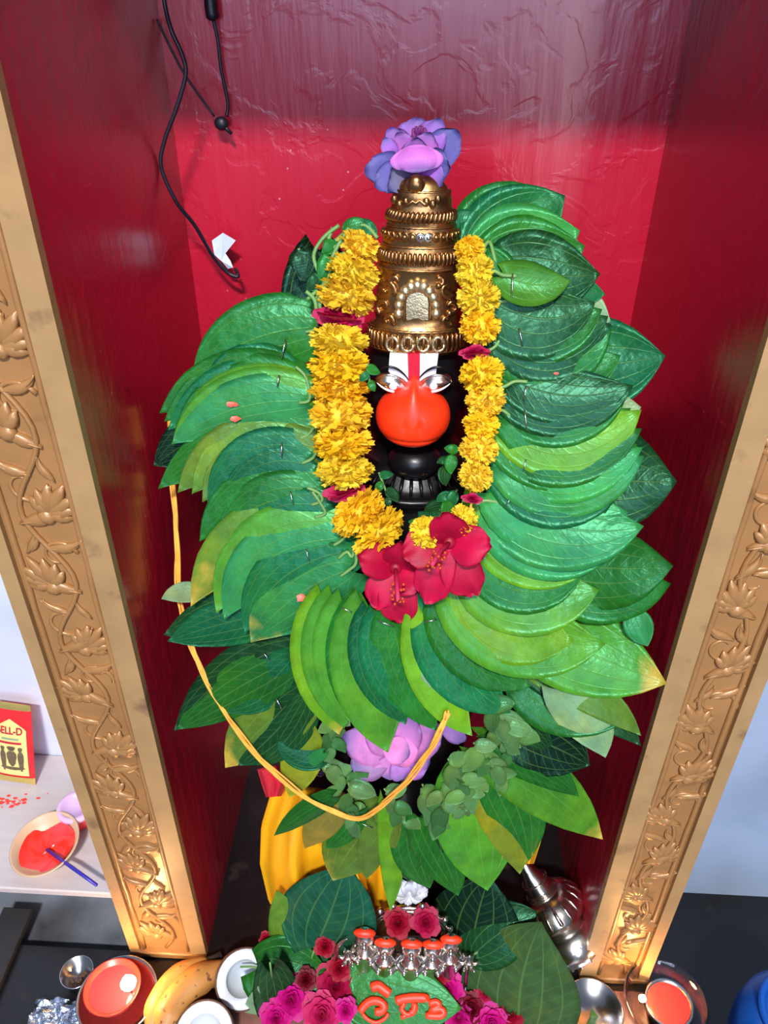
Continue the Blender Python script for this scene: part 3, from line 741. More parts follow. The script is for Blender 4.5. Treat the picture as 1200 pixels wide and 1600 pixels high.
for i, e in enumerate(U):
    U2.append(e)
    if (35 <= i < 47 and i not in (41,)) or 3 <= i < 6 or 7 <= i < 9:
        f = U[i+1]; j = lambda q: q+_r9.uniform(-5, 5)
        U2.append(((j((e[0][0]+f[0][0])/2), j((e[0][1]+f[0][1])/2)), (j((e[1][0]+f[1][0])/2), j((e[1][1]+f[1][1])/2)), (e[2]+f[2])/2, (e[3]+f[3])/2, _r9.choice((e[4], f[4], 'gr')), (e[5]+f[5])/2, {}))
for b, tp, w, ly, tn, bu, ex in U2:
    if b[0] > 710: w *= 1.14
    if tp[1] > 1050 or b[1] > 925: ex = dict(roll=13, wave=.014, **{k_: v_ for k_, v_ in ex.items() if k_ not in ('roll', 'wave')})
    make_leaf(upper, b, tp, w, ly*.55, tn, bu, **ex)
for s in ((446, 530, 440, 560, 6), (436, 586, 433, 604, 9), (440, 692, 440, 714, 9), (453, 767, 458, 788, 12), (478, 858, 483, 876, 16), (534, 949, 550, 957, 22), (590, 970, 616, 979, 26),
          (664, 972, 682, 968, 30), (801, 428, 800, 466, 50), (811, 513, 817, 540, 46), (822, 603, 819, 624, 44), (820, 640, 823, 672, 42), (822, 718, 818, 736, 40), (800, 776, 790, 790, 37), (787, 862, 784, 880, 34), (740, 935, 737, 946, 31)):
    staple(upper, *s)
Lw = [
 ((332, 660), (240, 728), 74, -8, 'bk', 0, {}),
 ((312, 926), (252, 936), 34, 6, 'pa', -6, {}),
 ((440, 950), (256, 992), 92, -6, 'dk', -6, {}),
 ((430, 958), (262, 1002), 80, -3, 'te', -6, {}),
 # fans at the lower left
 ((456, 1012), (276, 1136), 92, -4, 'dk', -14, {}),
 ((456, 1020), (272, 1142), 94, -2, 'dk', -12, {}),
 ((458, 1030), (276, 1140), 92, 0, 'gr', -8, {}),
 ((452, 1034), (350, 1112), 74, 1, 'te', 10, {}),
 ((474, 1086), (352, 1200), 104, 4, 'ol', -8, dict(yel=True)),
 ((478, 1088), (372, 1196), 90, 6, 'dk', 6, {}),
 ((482, 1092), (402, 1196), 60, 8, 'dk', 14, {}),
 ((478, 1150), (452, 1246), 66, 4, 'ye', 4, {}),
 ((500, 1186), (432, 1158), 46, 8, 'te', 8, {}),
 ((505, 1176), (470, 1200), 22, 10, 'tl', 0, {}),
 ((518, 1246), (428, 1306), 36, 12, 'gr', -4, dict(cup=.6)),
 ((530, 1256), (476, 1326), 56, 10, 'br', -4, {}),
 ((560, 1268), (508, 1326), 44, 11, 'gr', 4, {}),
 ((596, 1276), (520, 1376), 110, 8, 'ol', -10, dict(yel=True)),
 ((588, 1288), (572, 1374), 48, 12, 'ol', 0, {}),
 ((606, 1262), (610, 1424), 42, 14, 'yg', 6, {}),
 ((628, 1286), (640, 1378), 62, 8, 'dk', -4, {}),
 ((650, 1282), (672, 1388), 84, 10, 'gr', -8, {}),
 ((660, 1278), (716, 1400), 76, 13, 'gr', 6, dict(fold=.25)),
 ((690, 1290), (706, 1392), 60, 11, 'dk', 6, {}),
 ((742, 1206), (762, 1392), 138, 20, 'lg', -6, {}),
 ((758, 1200), (812, 1366), 92, 17, 'ye', 12, {}),
 ((772, 1196), (826, 1346), 96, 15, 'gr', 14, {}),
 ((762, 1172), (942, 1312), 96, 12, 'lg', 10, dict(yel=True)),
 ((768, 1168), (905, 1245), 60, 15, 'gr', 14, dict(fold=.3)),
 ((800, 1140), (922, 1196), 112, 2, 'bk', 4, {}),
 ((806, 1128), (862, 1178), 44, 6, 'dk', 6, {}),
 ((826, 1040), (1002, 1166), 74, 6, 'dk', 16, {}),
 ((820, 1066), (984, 1122), 120, 12, 'gr', -6, {}),
 ((874, 1076), (946, 1184), 84, 36, 'pa', 12, dict(roll=-6)),
 ((850, 1056), (1002, 1150), 60, 20, 'ol', 16, {}),
 # big outer leaves on the right, tucked behind the upper garland
 ((820, 972), (1042, 1068), 146, 16, 'lg', -6, dict(yel=True)),
 ((872, 900), (1048, 912), 120, 16, 'gr', -16, {}),
 ((870, 878), (1052, 884), 140, 18, 'gr', -8, dict(wave=.06)),
 ((890, 735), (1058, 752), 180, 14, 'dk', -8, dict(wave=.07)),
 ((890, 770), (1000, 790), 110, 15, 'gr', -8, {}),
 ((920, 640), (1002, 636), 66, 14, 'pa', -4, {}),
 ((868, 575), (1040, 556), 156, 10, 'te', -4, {}),
 ((990, 960), (1012, 1010), 46, 14, 'tl', 0, {}),
]
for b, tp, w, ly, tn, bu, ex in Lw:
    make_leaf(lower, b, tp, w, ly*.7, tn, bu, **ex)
for s in ((412, 1020, 421, 1032, 4), (432, 1092, 440, 1107, 8), (564, 1286, 582, 1294, 12), (724, 1246, 744, 1236, 17)):
    staple(lower, *s)
# stalks bunched at the top left of the upper garland
stk = [[(500, 430), (490, 400), (505, 372), (530, 352)], [(492, 470), (512, 440), (520, 400), (545, 356)], [(470, 420), (468, 395), (466, 388)], [(480, 468), (500, 450), (518, 436)], [(495, 500), (492, 470), (478, 455)],
       [(508, 400), (512, 378), (520, 356)], [(500, 415), (520, 405), (540, 395)], [(530, 372), (555, 352), (585, 362)], [(520, 380), (545, 360), (570, 352), (590, 372)], [(502, 500), (500, 478), (496, 452)], [(505, 395), (525, 385), (545, 372)]]
for q in stk:
    mb = MB(); pth = smooth_path([lpt(x, y, 6+i, -.02) for i, (x, y) in enumerate(q)], 5); mb.tube(pth, .0021, 6); mb.build('stem', MT['stem'], upper)
for b, tp, w, tn in (((515, 400), (498, 440), 34, 'gr'), ((540, 360), (575, 348), 26, 'gr'), ((520, 375), (502, 395), 24, 'gr'), ((498, 430), (478, 452), 26, 'dk'), ((560, 352), (590, 366), 24, 'te'), ((712, 350), (745, 342), 34, 'te'), ((738, 356), (732, 380), 22, 'gr'), ((482, 392), (470, 440), 60, 'bk')):
    make_leaf(upper, b, tp, w, 8, tn, 4, nu=8, nv=6, dy=-.02)
# smears of orange powder on some leaves
def smear(px, py, layer, w, h, name='vermilion_smear', dy=0):
    c = lpt(px, py, layer, dy); k = mpp(c); n = (EYE-c).normalized(); x, y, z = basis_z(n); mb = MB(); r2 = random.Random(int(px))
    pts = [c + x*math.cos(a)*w*k*r2.uniform(.6, 1.1) + y*math.sin(a)*h*k*r2.uniform(.6, 1.1) for a in [i*2*math.pi/11 for i in range(11)]]
    mb.add(pts+[c+n*.0008], [(i, (i+1) % 11, 11) for i in range(11)]); mb.build(name, MT['sindoor'], upper)
smear(362, 632, 8.6, 11, 5); smear(368, 654, 8.2, 9, 5); smear(866, 583, 41.5, 7, 5); smear(471, 934, 15.5, 9, 8); smear(835, 822, 35, 9, 4)

# ------------------------------------------------------------------ flower meshes
def marigold_mesh(seed, n=230, ax=.62):
    r = random.Random(seed); mb = MB(); mb.ball((0, 0, 0), (.66, .66, .66*ax), 12, 8)
    for i in range(n):
        zz = 1-2*(i+.5)/n; a = i*2.39996+r.uniform(-.2, .2); q = math.sqrt(1-zz*zz)
        d = Vector((q*math.cos(a), q*math.sin(a), zz)); d = (d+Vector((r.uniform(-.15,.15), r.uniform(-.15,.15), r.uniform(-.15,.15)))).normalized()
        x, y, _ = basis_z(d, Vector((r.uniform(-1,1), r.uniform(-1,1), r.uniform(-1,1))))
        L = r.uniform(.86, 1.08); w = r.uniform(.10, .16)
        S = lambda p: Vector((p.x, p.y, p.z*ax))
        b0, m0 = d*.55, d*(.55+(L-.55)*.65)+y*.04; t0 = d*L+y*r.uniform(-.08, .12)
        mb.add([S(b0-x*.04), S(b0+x*.04), S(m0-x*w), S(m0+x*w), S(t0-x*w*.85), S(t0-d*.04), S(t0+x*w*.85), S(m0+y*.03)],
               [(0, 1, 7), (0, 7, 2), (1, 3, 7), (2, 7, 5, 4), (7, 3, 6, 5)], [(0,.5),(0,.5),(.6,0),(.6,1),(1,0),(1,.5),(1,1),(.6,.5)])
    me = mb.mesh('marigold'); me.materials.append(MT['marigold']); return me
MG = [marigold_mesh(s) for s in (1, 2, 3)]
def petal_grid(mb, base, out, up, w, L, cup, curl, rz, nu=6, nv=6, ruff=.0, seed=0):
    """base point, out = direction of growth, up = facing"""
    s = out.cross(up).normalized(); r = random.Random(seed); A = r.uniform(0, 6)
    def fn(u, v):
        vv = v*2-1; half = w*.5*(math.sin(math.pi*min(1, (u*.72+.12)))**.75)
        p = base + out*(L*u) + s*vv*half + up*(cup*half*vv*vv*1.2 + curl*L*u*u)
        p += up*ruff*w*math.sin(A+7*u+9*v)*u*abs(vv)**.5
        return p
    mb.grid(fn, nu, nv)
def rose_mesh(seed, n=22):
    r = random.Random(seed); mb = MB()
    for i in range(n):
        t = i/(n-1); a = i*2.39996; tilt = .15+1.05*t
        d = Vector((math.cos(a), math.sin(a), 0)); out = (d*math.sin(tilt)+Vector((0,0,1))*math.cos(tilt)).normalized()
        up = (Vector((0,0,1))*math.sin(tilt)-d*math.cos(tilt)).normalized()
        petal_grid(mb, d*(.03+.10*t)+Vector((0,0,-.35)), out, up, .55+.55*t, .75+.30*t, .45-.25*t, -.25*t, 0, 5, 5, .05, seed*50+i)
    me = mb.mesh('rose'); me.materials.append(MT['petal']); return me
RO = [rose_mesh(s) for s in (11, 12, 13)]

# ------------------------------------------------------------------ yellow flower garland
YEL, YEL2, ROSEC = lin((255, 222, 52)), lin((255, 210, 28)), lin((196, 20, 84))
fg = empty('flower_garland', at(640, 840, .68), 'yellow marigold garland with magenta rose bands framing the idol face', 'garland')
def gpt(px, py, dy=-.035): return at(px, py, ysurf(px, py)+dy)
strand_l = [(563,385,34),(549,425,42),(541,463,45),(531,496,34,'r'),(530,532,43),(528,572,47),(530,610,44),(532,648,48),(535,692,45),(538,737,43),(540,768,28,'r'),(560,800,46),(592,832,45)]
strand_r = [(733,390,21),(741,424,27),(748,466,30),(750,510,28),(743,551,19,'r'),(753,585,31),(759,626,28),(752,664,25),(748,702,27),(742,744,25),(738,779,13,'r'),(724,812,22),(664,832,24)]
k = 0
for S_ in (strand_l, strand_r):
    for i, e in enumerate(S_):
        px, py, hw = e[:3]; a, b = S_[max(i-1, 0)], S_[min(i+1, len(S_)-1)]
        dy = -.030 if S_ is strand_l else -.072
        P = gpt(px, py, dy); ax = (gpt(*a[:2], dy)-gpt(*b[:2], dy)).normalized(); s = hw*mpp(P)*(1.08 if S_ is strand_l else 1.16); zs = 1.0 if S_ is strand_l else 1.42
        x, y, z = basis_z(ax); rot = rnd.uniform(0, 6); x, y = x*math.cos(rot)+y*math.sin(rot), y*math.cos(rot)-x*math.sin(rot)
        if len(e) > 3:
            mb = frame(x, y, z, P, (s, s, s*.6)); inst('rose_band', RO[k % 3], fg, mb, ROSEC)
            inst('rose_band', RO[(k+1) % 3], fg, frame(-_r, z, (EYE-P).normalized(), P+(EYE-P).normalized()*.004, (s*1.0, s*.5, s*.6)), ROSEC)
        else:
            c = YEL if rnd.random() < .5 else YEL2; j = rnd.uniform(.92, 1.05)
            inst('marigold', MG[k % 3], fg, frame(x, y, z, P, (s, s, s*zs)), (c[0]*j, c[1]*j*rnd.uniform(.93, 1.06), c[2]*j))
        k += 1
for S_, dy in ((strand_l, -.030), (strand_r, -.072)):
    mb = MB(); mb.tube(smooth_path([gpt(e[0], e[1], dy) for e in S_], 4), .0012, 5); mb.build('string', MT['thread'], fg)

# ------------------------------------------------------------------ petals drawn from base to tip
def petal(parent, b, t, w, Y0, Y1, color, mat, cup=.25, bulge=0, curl=.1, ruff=.05, name='petal', nu=9, nv=8, seed=0, prof='round'):
    P0, P2 = at(*b, Y0), at(*t, Y1); dx, dyy = t[0]-b[0], t[1]-b[1]; Lp = math.hypot(dx, dyy)
    Nn = (EYE-(P0+P2)/2).normalized(); T = (P2-P0); L = T.length; Tn = T.normalized(); s = Tn.cross(Nn).normalized(); Nn = s.cross(Tn).normalized()
    hw = w*.5*mpp((P0+P2)/2); r = random.Random(seed+int(b[0]*3+t[1])); A, B = r.uniform(0, 6), r.uniform(0, 6)
    bw = bulge*mpp(P0)
    def fn(u, v):
        vv = v*2-1
        if prof == 'round': h = hw*(math.sin(math.pi*(.07+.80*u))**.8 if u < .7 else math.sin(math.pi*(.07+.80*.7))**.8*math.sqrt(max(0, 1-((u-.7)/.3)**2*.8)))
        else: h = hw*math.sin(math.pi*(.06+.93*u))**.8
        p = P0+T*u*(1-.10*abs(vv)**3*u) + s*(vv*h + bw*math.sin(math.pi*u)) + Nn*(cup*h*vv*vv + curl*L*math.sin(math.pi*u*.9))
        p += Nn*ruff*hw*(math.sin(A+8*v+5*u)+.6*math.sin(B+15*v))*u*u
        return p
    mb = MB(); mb.grid(fn, nu, nv, .0005, Nn); return mb.build(name, mat, parent, color=color)

# ------------------------------------------------------------------ hibiscus
HC = lin((206, 2, 66)); HD = lin((168, 6, 50))
def hibiscus(c, petals, stamen, Y, label):
    root = empty('hibiscus_flower', at(*c, Y), label, 'flower', 'hibiscus on the garland')
    for i, (t, w) in enumerate(petals):
        petal(root, c, t, w, Y, Y-.012-.004*(i % 2), HC if i % 2 else lin((192, 0, 56)), MT['petal'], .12, 4, .10, .10, nu=12, nv=14, seed=i)
    s1 = at(*stamen, Y-.05); s0 = at(*c, Y-.006); mb = MB(); mb.tube([s0, s0.lerp(s1, .5)+Vector((0, 0, .004)), s1], [.0022, .0020, .0024], 7)
    st = mb.build('stamen', MT['petal'], root, color=lin((214, 40, 90)))
    r = random.Random(5)
    for i in range(16):
        p = s0.lerp(s1, r.uniform(.55, 1.0))+Vector((r.uniform(-.007, .007), r.uniform(-.007, .003), r.uniform(-.006, .006)))
        mb = MB(); mb.ball(p, .0016, 6, 4); mb.build('anther', MT['petal'], st, color=lin((226, 84, 40)))
    mb = MB(); mb.ball(at(*c, Y-.004), (.007, .005, .007), 10, 6); mb.build('throat', MT['petal'], root, color=HD)
    return root
hibiscus((618, 888), [((560, 868), 60), ((585, 950), 52), ((630, 972), 62), ((668, 905), 66), ((632, 848), 58)], (622, 938), .640, 'lower left crimson hibiscus with orange stamen tips lying on the leaf garland')
hibiscus((702, 848), [((692, 800), 62), ((768, 850), 66), ((742, 930), 66), ((668, 942), 62), ((628, 866), 70)], (674, 884), .618, 'right crimson hibiscus with upright petal over the yellow garland end')

# ------------------------------------------------------------------ lotuses
LV, LP, LB = lin((186, 120, 222)), lin((214, 120, 216)), lin((120, 112, 190))
lt = empty('lotus_flower', at(648, 280, .80), 'wilting lavender lotus resting on top of the brass crown', 'flower')
for i, (b, t, w, y0, y1, c, cu) in enumerate([
    ((640, 262), (568, 268), 52, .80, .775, LB, .1), ((632, 262), (586, 294), 46, .79, .765, LB, .1), ((650, 266), (606, 296), 44, .785, .76, lin((126, 120, 150)), .1),
    ((665, 258), (718, 205), 56, .82, .81, LB, .1), ((668, 262), (704, 262), 58, .80, .78, LB, .1), ((655, 266), (694, 286), 50, .785, .76, LV, .1),
    ((645, 255), (655, 184), 66, .825, .835, LV, .3), ((648, 258), (690, 186), 52, .815, .815, LV, .35), ((640, 258), (607, 200), 46, .815, .815, LV, .3),
    ((640, 258), (622, 206), 44, .805, .80, LP, .3), ((655, 258), (672, 206), 46, .805, .80, LP, .3), ((648, 262), (652, 214), 50, .80, .79, LP, .3),
    ((618, 250), (600, 215), 26, .79, .79, LV, .2)]):
    petal(lt, b, t, w, y0, y1, c, MT['lotus'], cu, 0, .12, .05, seed=i)
petal(lt, (650, 226), (652, 270), 84, .770, .758, LP, MT['lotus'], -.28, 0, .18, .03, seed=40)
for i in range(14):
    a = i*2.4; mb = MB(); p = at(655+10*math.cos(a), 204+7*math.sin(a), .80); mb.tube([p+Vector((0, .002, -.012)), p], [.0008, .0014], 5); mb.build('stamen', MT['petal'], lt, color=lin((120, 30, 110)))
lt2 = empty('lotus_flower', at(620, 1210, .61), 'pink lotus tucked under the lowest leaves of the garland', 'flower')
PK, PK2 = lin((232, 150, 220)), lin((242, 140, 208))
for i, (b, t, w, c, cu, yo) in enumerate([
    ((610, 1180), (534, 1150), 58, PK, .1, 0), ((608, 1185), (548, 1196), 58, lin((170, 124, 178)), .1, -.004), ((612, 1175), (578, 1128), 52, PK, .2, .004), ((618, 1175), (650, 1118), 58, PK, .2, .004),
    ((625, 1180), (690, 1134), 60, PK, .1, .002), ((630, 1186), (672, 1190), 60, lin((206, 132, 222)), .1, -.004), ((618, 1180), (612, 1218), 62, PK, .1, -.008), ((622, 1180), (642, 1214), 56, lin((196, 136, 216)), .1, -.010),
    ((600, 1166), (640, 1180), 44, PK2, -.1, -.012), ((650, 1160), (612, 1192), 44, PK2, -.1, -.010), ((690, 1136), (728, 1156), 30, lin((140, 96, 168)), .1, 0)]):
    petal(lt2, b, t, w, .628+yo, .620+yo, c, MT['lotus'], cu, 0, .06, .05, seed=i+20)

# ------------------------------------------------------------------ basil sprigs
def sprig(c, ang, n, size, Y, seed, label, tints=('bs', 'bs2', 'bs')):
    r = random.Random(seed); P = at(*c, Y); root = empty('basil_sprig', P, label, 'herb sprig', 'basil sprigs')
    ca, sa = math.cos(ang), math.sin(ang); L = size*1.6
    end = (c[0]+ca*L, c[1]+sa*L)
    mb = MB(); mb.tube(smooth_path([at(*c, Y), at(c[0]+ca*L*.5+r.uniform(-4, 4), c[1]+sa*L*.5, Y-.006), at(*end, Y-.012)], 4), .0013, 6); mb.build('stem', MT['stem'], root)
    for i in range(n):
        t = (i+.5)/n; b = (c[0]+ca*L*t, c[1]+sa*L*t); a2 = ang+(1 if i % 2 else -1)*r.uniform(.5, 1.5)*(1-.5*t); ll = size*r.uniform(.7, 1.15)*(1-.25*t)
        e = (b[0]+math.cos(a2)*ll, b[1]+math.sin(a2)*ll)
        d0 = (Y-.004-.010*t)-ysurf(*b)
        make_leaf(root, b, e, ll*.72, r.uniform(0, 3), r.choice(tints), r.uniform(-5, 5), roll=r.uniform(-25, 25), cup=r.uniform(-.3, .4), wave=.06, dy=d0+r.uniform(-.004, .004), nu=7, nv=6, lobes=.05)
TINT['bs'] = lin((86, 130, 76)); TINT['bs2'] = lin((58, 106, 56))
SPR = [((520, 1110), 1.6, 6, 40, .63, 'basil sprig hanging left of the pink lotus, under the light leaves'), ((500, 1190), .6, 6, 42, .62, 'basil sprig between the dark beads and the pink lotus'),
       ((545, 1222), 1.5, 5, 44, .60, 'broad basil sprig directly below the left petals of the pink lotus'), ((600, 1232), 1.0, 5, 38, .60, 'small basil sprig below the pink lotus middle'),
       ((660, 1225), 1.2, 6, 40, .60, 'basil sprig beside the yellow cord under the pink lotus'), ((700, 1185), 1.0, 8, 46, .60, 'leafy basil sprig right of the cord end'),
       ((740, 1160), .9, 8, 46, .60, 'dense basil sprig above the broad bright leaf'), ((760, 1100), .8, 7, 46, .61, 'basil sprig hanging below the teal leaves right of the lotus'),
       ((690, 1225), 1.5, 6, 42, .595, 'pale basil sprig above the folded leaves at centre'), ((735, 1210), 1.8, 6, 38, .595, 'basil sprig lying on top of the broad bright leaf'),
       ((505, 1250), .3, 5, 34, .61, 'basil sprig on the yellow cloth beside the cord'), ((780, 1125), 1.3, 6, 38, .61, 'basil sprig under the right leaf fan by the dark leaf')]
for i, (c, a, n, s, Y, lb) in enumerate(SPR): sprig(c, a, n, s, Y, i+3, lb)
for i, (c, a, n, s, Y, lb) in enumerate([((592, 738), 1.2, 4, 30, .70, 'dark basil sprig beside the idol collar, left of the neck'), ((725, 690), 2.2, 5, 34, .70, 'dark basil sprig right of the orange snout'),
       ((715, 765), 2.3, 6, 36, .68, 'dark basil sprig right of the idol collar'), ((690, 800), 2.6, 5, 30, .67, 'dark basil sprig above the upright hibiscus petal'), ((574, 566), 1.45, 3, 22, .725, 'tiny basil sprig under the left edge of the crown')]):
    sprig(c, a, n, s, Y, i+40, lb, ('gr', 'dk', 'te'))

# ------------------------------------------------------------------ dark beads
bd = empty('bead_necklace', at(500, 1150, .66), 'dark purple glossy bead necklace showing between the lower leaves', 'necklace')
r5 = random.Random(4); beads = []
for cxy, spread, n in (((488, 1122), 24, 16), ((492, 1150), 20, 10), ((505, 1200), 14, 6), ((556, 1246), 18, 7)):
    for i in range(n): beads.append((cxy[0]+r5.uniform(-spread, spread), cxy[1]+r5.uniform(-spread, spread)))
bmesh_ = MB(); bmesh_.ball((0, 0, 0), .0062, 12, 8); bme = bmesh_.mesh('bead'); bme.materials.append(MT['bead'])
for x, y in beads: inst('bead', bme, bd, Matrix.Translation(at(x, y, .655+r5.uniform(-.008, .01))))
mb = MB(); mb.tube(smooth_path([at(486, 1090, .67), at(480, 1150, .665), at(520, 1215, .66), at(556, 1250, .66), at(600, 1260, .66)], 4), .001, 5); mb.build('string', MT['bead'], bd)

# ------------------------------------------------------------------ yellow cord
cd = empty('thread_cord', at(560, 1280, .58), 'loose yellow cotton cord hanging in a loop over the leaves', 'cord')
path = [(266, 640, .775), (268, 700, .765), (271, 770, .745), (276, 850, .72), (279, 930, .695), (296, 1000, .665), (322, 1062, .64), (360, 1126, .62), (408, 1186, .605), (470, 1240, .592), (520, 1266, .584), (560, 1279, .578), (596, 1258, .575), (636, 1220, .574), (672, 1172, .574), (690, 1138, .580), (700, 1112, .592)]
base = smooth_path([at(*p) for p in path], 7)
for j in range(5):
    pts = []
    for i, p in enumerate(base):
        t = i/len(base); a = j*1.257+i*.22+math.sin(i*.11+j)*.8; rr = .0021*(.7+.8*math.sin(i*.13+1.7*j)**2)
        pts.append(p+_r*math.cos(a)*rr+_u*math.sin(a)*rr)
    mb = MB(); mb.tube(pts, .0013, 5); mb.build('strand', MT['thread'], cd)

# ------------------------------------------------------------------ yellow cloth with red border
def cloth(name, left, right, Yt, Yb, folds, mat, parent, amp=.008, nu=26, nv=30, seed=0):
    def lerp_poly(P, t):
        q = t*(len(P)-1); i = min(int(q), len(P)-2); f = q-i; return (P[i][0]*(1-f)+P[i+1][0]*f, P[i][1]*(1-f)+P[i+1][1]*f)
    def fn(u, v):
        a, b = lerp_poly(left, u), lerp_poly(right, u); x, y = a[0]*(1-v)+b[0]*v, a[1]*(1-v)+b[1]*v
        Y = Yt+(Yb-Yt)*u + amp*math.sin(folds*v*6.28+seed+u*1.6) + amp*.4*math.sin(folds*2.3*v*6.28+2*u) + .02*(abs(v-.5)*2)**3
        return at(x, y, Y)
    mb = MB(); mb.grid(fn, nu, nv, .001, Vector((0, -1, .3))); return mb.build(name, mat, parent)
yc = empty('idol_cloth', at(480, 1440, .66), 'bright yellow silk cloth with red border wrapped round the idol below the leaves', 'cloth')
cloth('drape', [(428, 1222), (408, 1290), (406, 1350), (420, 1410), (452, 1450)], [(612, 1250), (622, 1300), (625, 1350), (622, 1400), (615, 1460)], .665, .645, 2.8, MT['yellow_cloth'], yc, .014)
cloth('sash', [(470, 1250), (490, 1310), (520, 1352), (545, 1385)], [(560, 1280), (560, 1320), (566, 1352), (575, 1390)], .636, .628, 1.6, MT['yellow_cloth'], yc, .008, seed=2)
cloth('red_border', [(402, 1202), (409, 1226), (416, 1246)], [(436, 1196), (450, 1222), (440, 1244)], .650, .648, 3.5, MT['red_cloth'], yc, .0016, 10, 24)
cloth('drape', [(800, 1270), (810, 1310), (815, 1350)], [(850, 1278), (846, 1312), (834, 1350)], .66, .65, 1.0, MT['yellow_cloth'], yc, .004)

# ------------------------------------------------------------------ silver mace
p0, p1 = at(806, 1330, .70), atz(908, 1490, .030); mace = empty('silver_mace', atz(900, 1490, .012), 'embossed silver mace with two fluted domes leaning beside the right pillar', 'mace')
ax = (p1-p0); Lm = ax.length; x, y, z = basis_z(ax); R3 = frame(x, y, z, Vector((0,0,0))).to_3x3(); kk = mpp(p1)
def mz(prof, nm, seg=28, mt='silver'):
    mb = MB(); mb.lathe([(r*kk, t*Lm) for r, t in prof], seg, p0, mat=R3); return mb.build(nm, MT[mt], mace)
mz([(9, 0), (11, .18), (17, .26), (22, .34), (23, .40)], 'shaft')
for t, r in ((.28, 21), (.39, 26)):
    mb = MB(); mb.tube([p0+ax*t+(x*math.cos(a)+y*math.sin(a))*r*kk for a in [i*math.pi/12 for i in range(25)]], .0016, 6); mb.build('ring', MT['silver'], mace)
d1 = mz([(22, .38), (37, .42), (47, .48), (52, .55), (51, .60), (42, .63), (30, .645), (28, .67)], 'dome')
d2 = mz([(28, .65), (44, .68), (53, .74), (57, .82), (53, .90), (38, .96), (18, .99), (4, 1.0)], 'dome')
for dn, t0, t1, r0, r1, n in ((d1, .42, .60, 34, 49, 18), (d2, .68, .92, 41, 52, 20)):
    for i in range(n):
        a = i*2*math.pi/n; dd = x*math.cos(a)+y*math.sin(a); mb = MB()
        pr = [(t0, r0), (t0*.66+t1*.34, (r0+r1)/2+4), (t0*.34+t1*.66, r1+.5), (t1, r1-2)]
        mb.tube([p0+ax*t+dd*r*kk for t, r in pr], [.002, .0034, .0038, .002], 6); mb.build('flute', MT['silver'], dn)

# ------------------------------------------------------------------ offerings at the foot
pl = MB(); pc = atz(630, 1570, .012); pl.lathe([(.0001, 0), (.10, 0), (.125, .006), (.128, .008), (.124, .009), (.10, .004), (.0001, .004)], 48, pc); tag(pl.build('offering_plate', MT['steel']), 'round steel plate holding the roses and silver figures', 'plate')
# five silver figures on one base
fgp = atz(640, 1512, .03); fig = empty('silver_figurine', fgp, 'small silver casting of five figures with orange smeared heads among the roses', 'figurine')
heads = [(570, 1456), (602, 1471), (643, 1473), (676, 1474), (704, 1466)]
b0, b1 = at(560, 1512, .585), at(716, 1512, .585)
mb = MB(); mb.box((b0.x, .545, .016), (b1.x, .615, .034), .004); mb.build('base', MT['silver'], fig, smooth=False)
mb = MB(); arcp = []
for i in range(19):
    a = math.pi*i/18; arcp.append(at(637-62*math.cos(a), 1462-44*math.sin(a), .606))
mb.tube(arcp, .0042, 8); mb.tube([p+Vector((0, -.002, -.007)) for p in arcp], .003, 6); mb.build('arch', MT['silver'], fig)
for i in range(9):
    a = math.pi*(i+.5)/9; mb = MB(); mb.ball(at(637-67*math.cos(a), 1460-48*math.sin(a), .604), .0052, 10, 6); mb.build('knob', MT['silver'], fig)
face_bits = []
bp = [at(637-60*math.cos(math.pi*i/14), 1462-42*math.sin(math.pi*i/14), .609) for i in range(15)]
mb = MB(); n = len(bp); mb.add(bp+[p+Vector((0, .006, 0)) for p in bp], [tuple(range(n)), tuple(range(2*n-1, n-1, -1))]+[(k, n+k, n+(k+1) % n, (k+1) % n) for k in range(n)]); mb.build('back_plate', MT['silver'], fig, smooth=False)
for i, (hx, hy_) in enumerate(heads):
    Y = .572+.004*abs(i-2); hp = at(hx, hy_+8, Y); s = 18.5*mpp(hp); zb_ = .033
    mb = MB(); hh = hp.z-zb_
    mb.lathe([(s*1.05, 0), (s*1.1, hh*.08), (s*.85, hh*.15), (s*.9, hh*.35), (s*.7, hh*.5), (s*.95, hh*.66), (s*.98, hh*.78), (s*.6, hh*.88), (s*.6, hh*.95)], 18, (hp.x, hp.y, zb_)); fo = mb.build('figure', MT['silver'], fig)
    mb = MB(); mb.ball(hp, (s*.86, s*.66, s*1.25), 14, 10); mb.ball(hp+Vector((0, -s*.8, -s*.15)), (s*.3, s*.3, s*.35), 8, 6); mb.build('head', MT['silver'], fo)
    mb = MB(); mb.ball(hp+Vector((0, -s*.1, s*.85)), (s*.95, s*.42, s*.38), 14, 8); mb.build('orange_cap', MT['sindoor'], fo)
    for sg in (-1, 1):
        mb = MB(); mb.tube(smooth_path([hp+Vector((sg*s*.7, 0, -s*1.2)), hp+Vector((sg*s*1.15, -s*.4, -s*2.0)), hp+Vector((sg*s*.4, -s*1.1, -s*2.2))], 4), s*.24, 6); mb.build('arm', MT['silver'], fo)
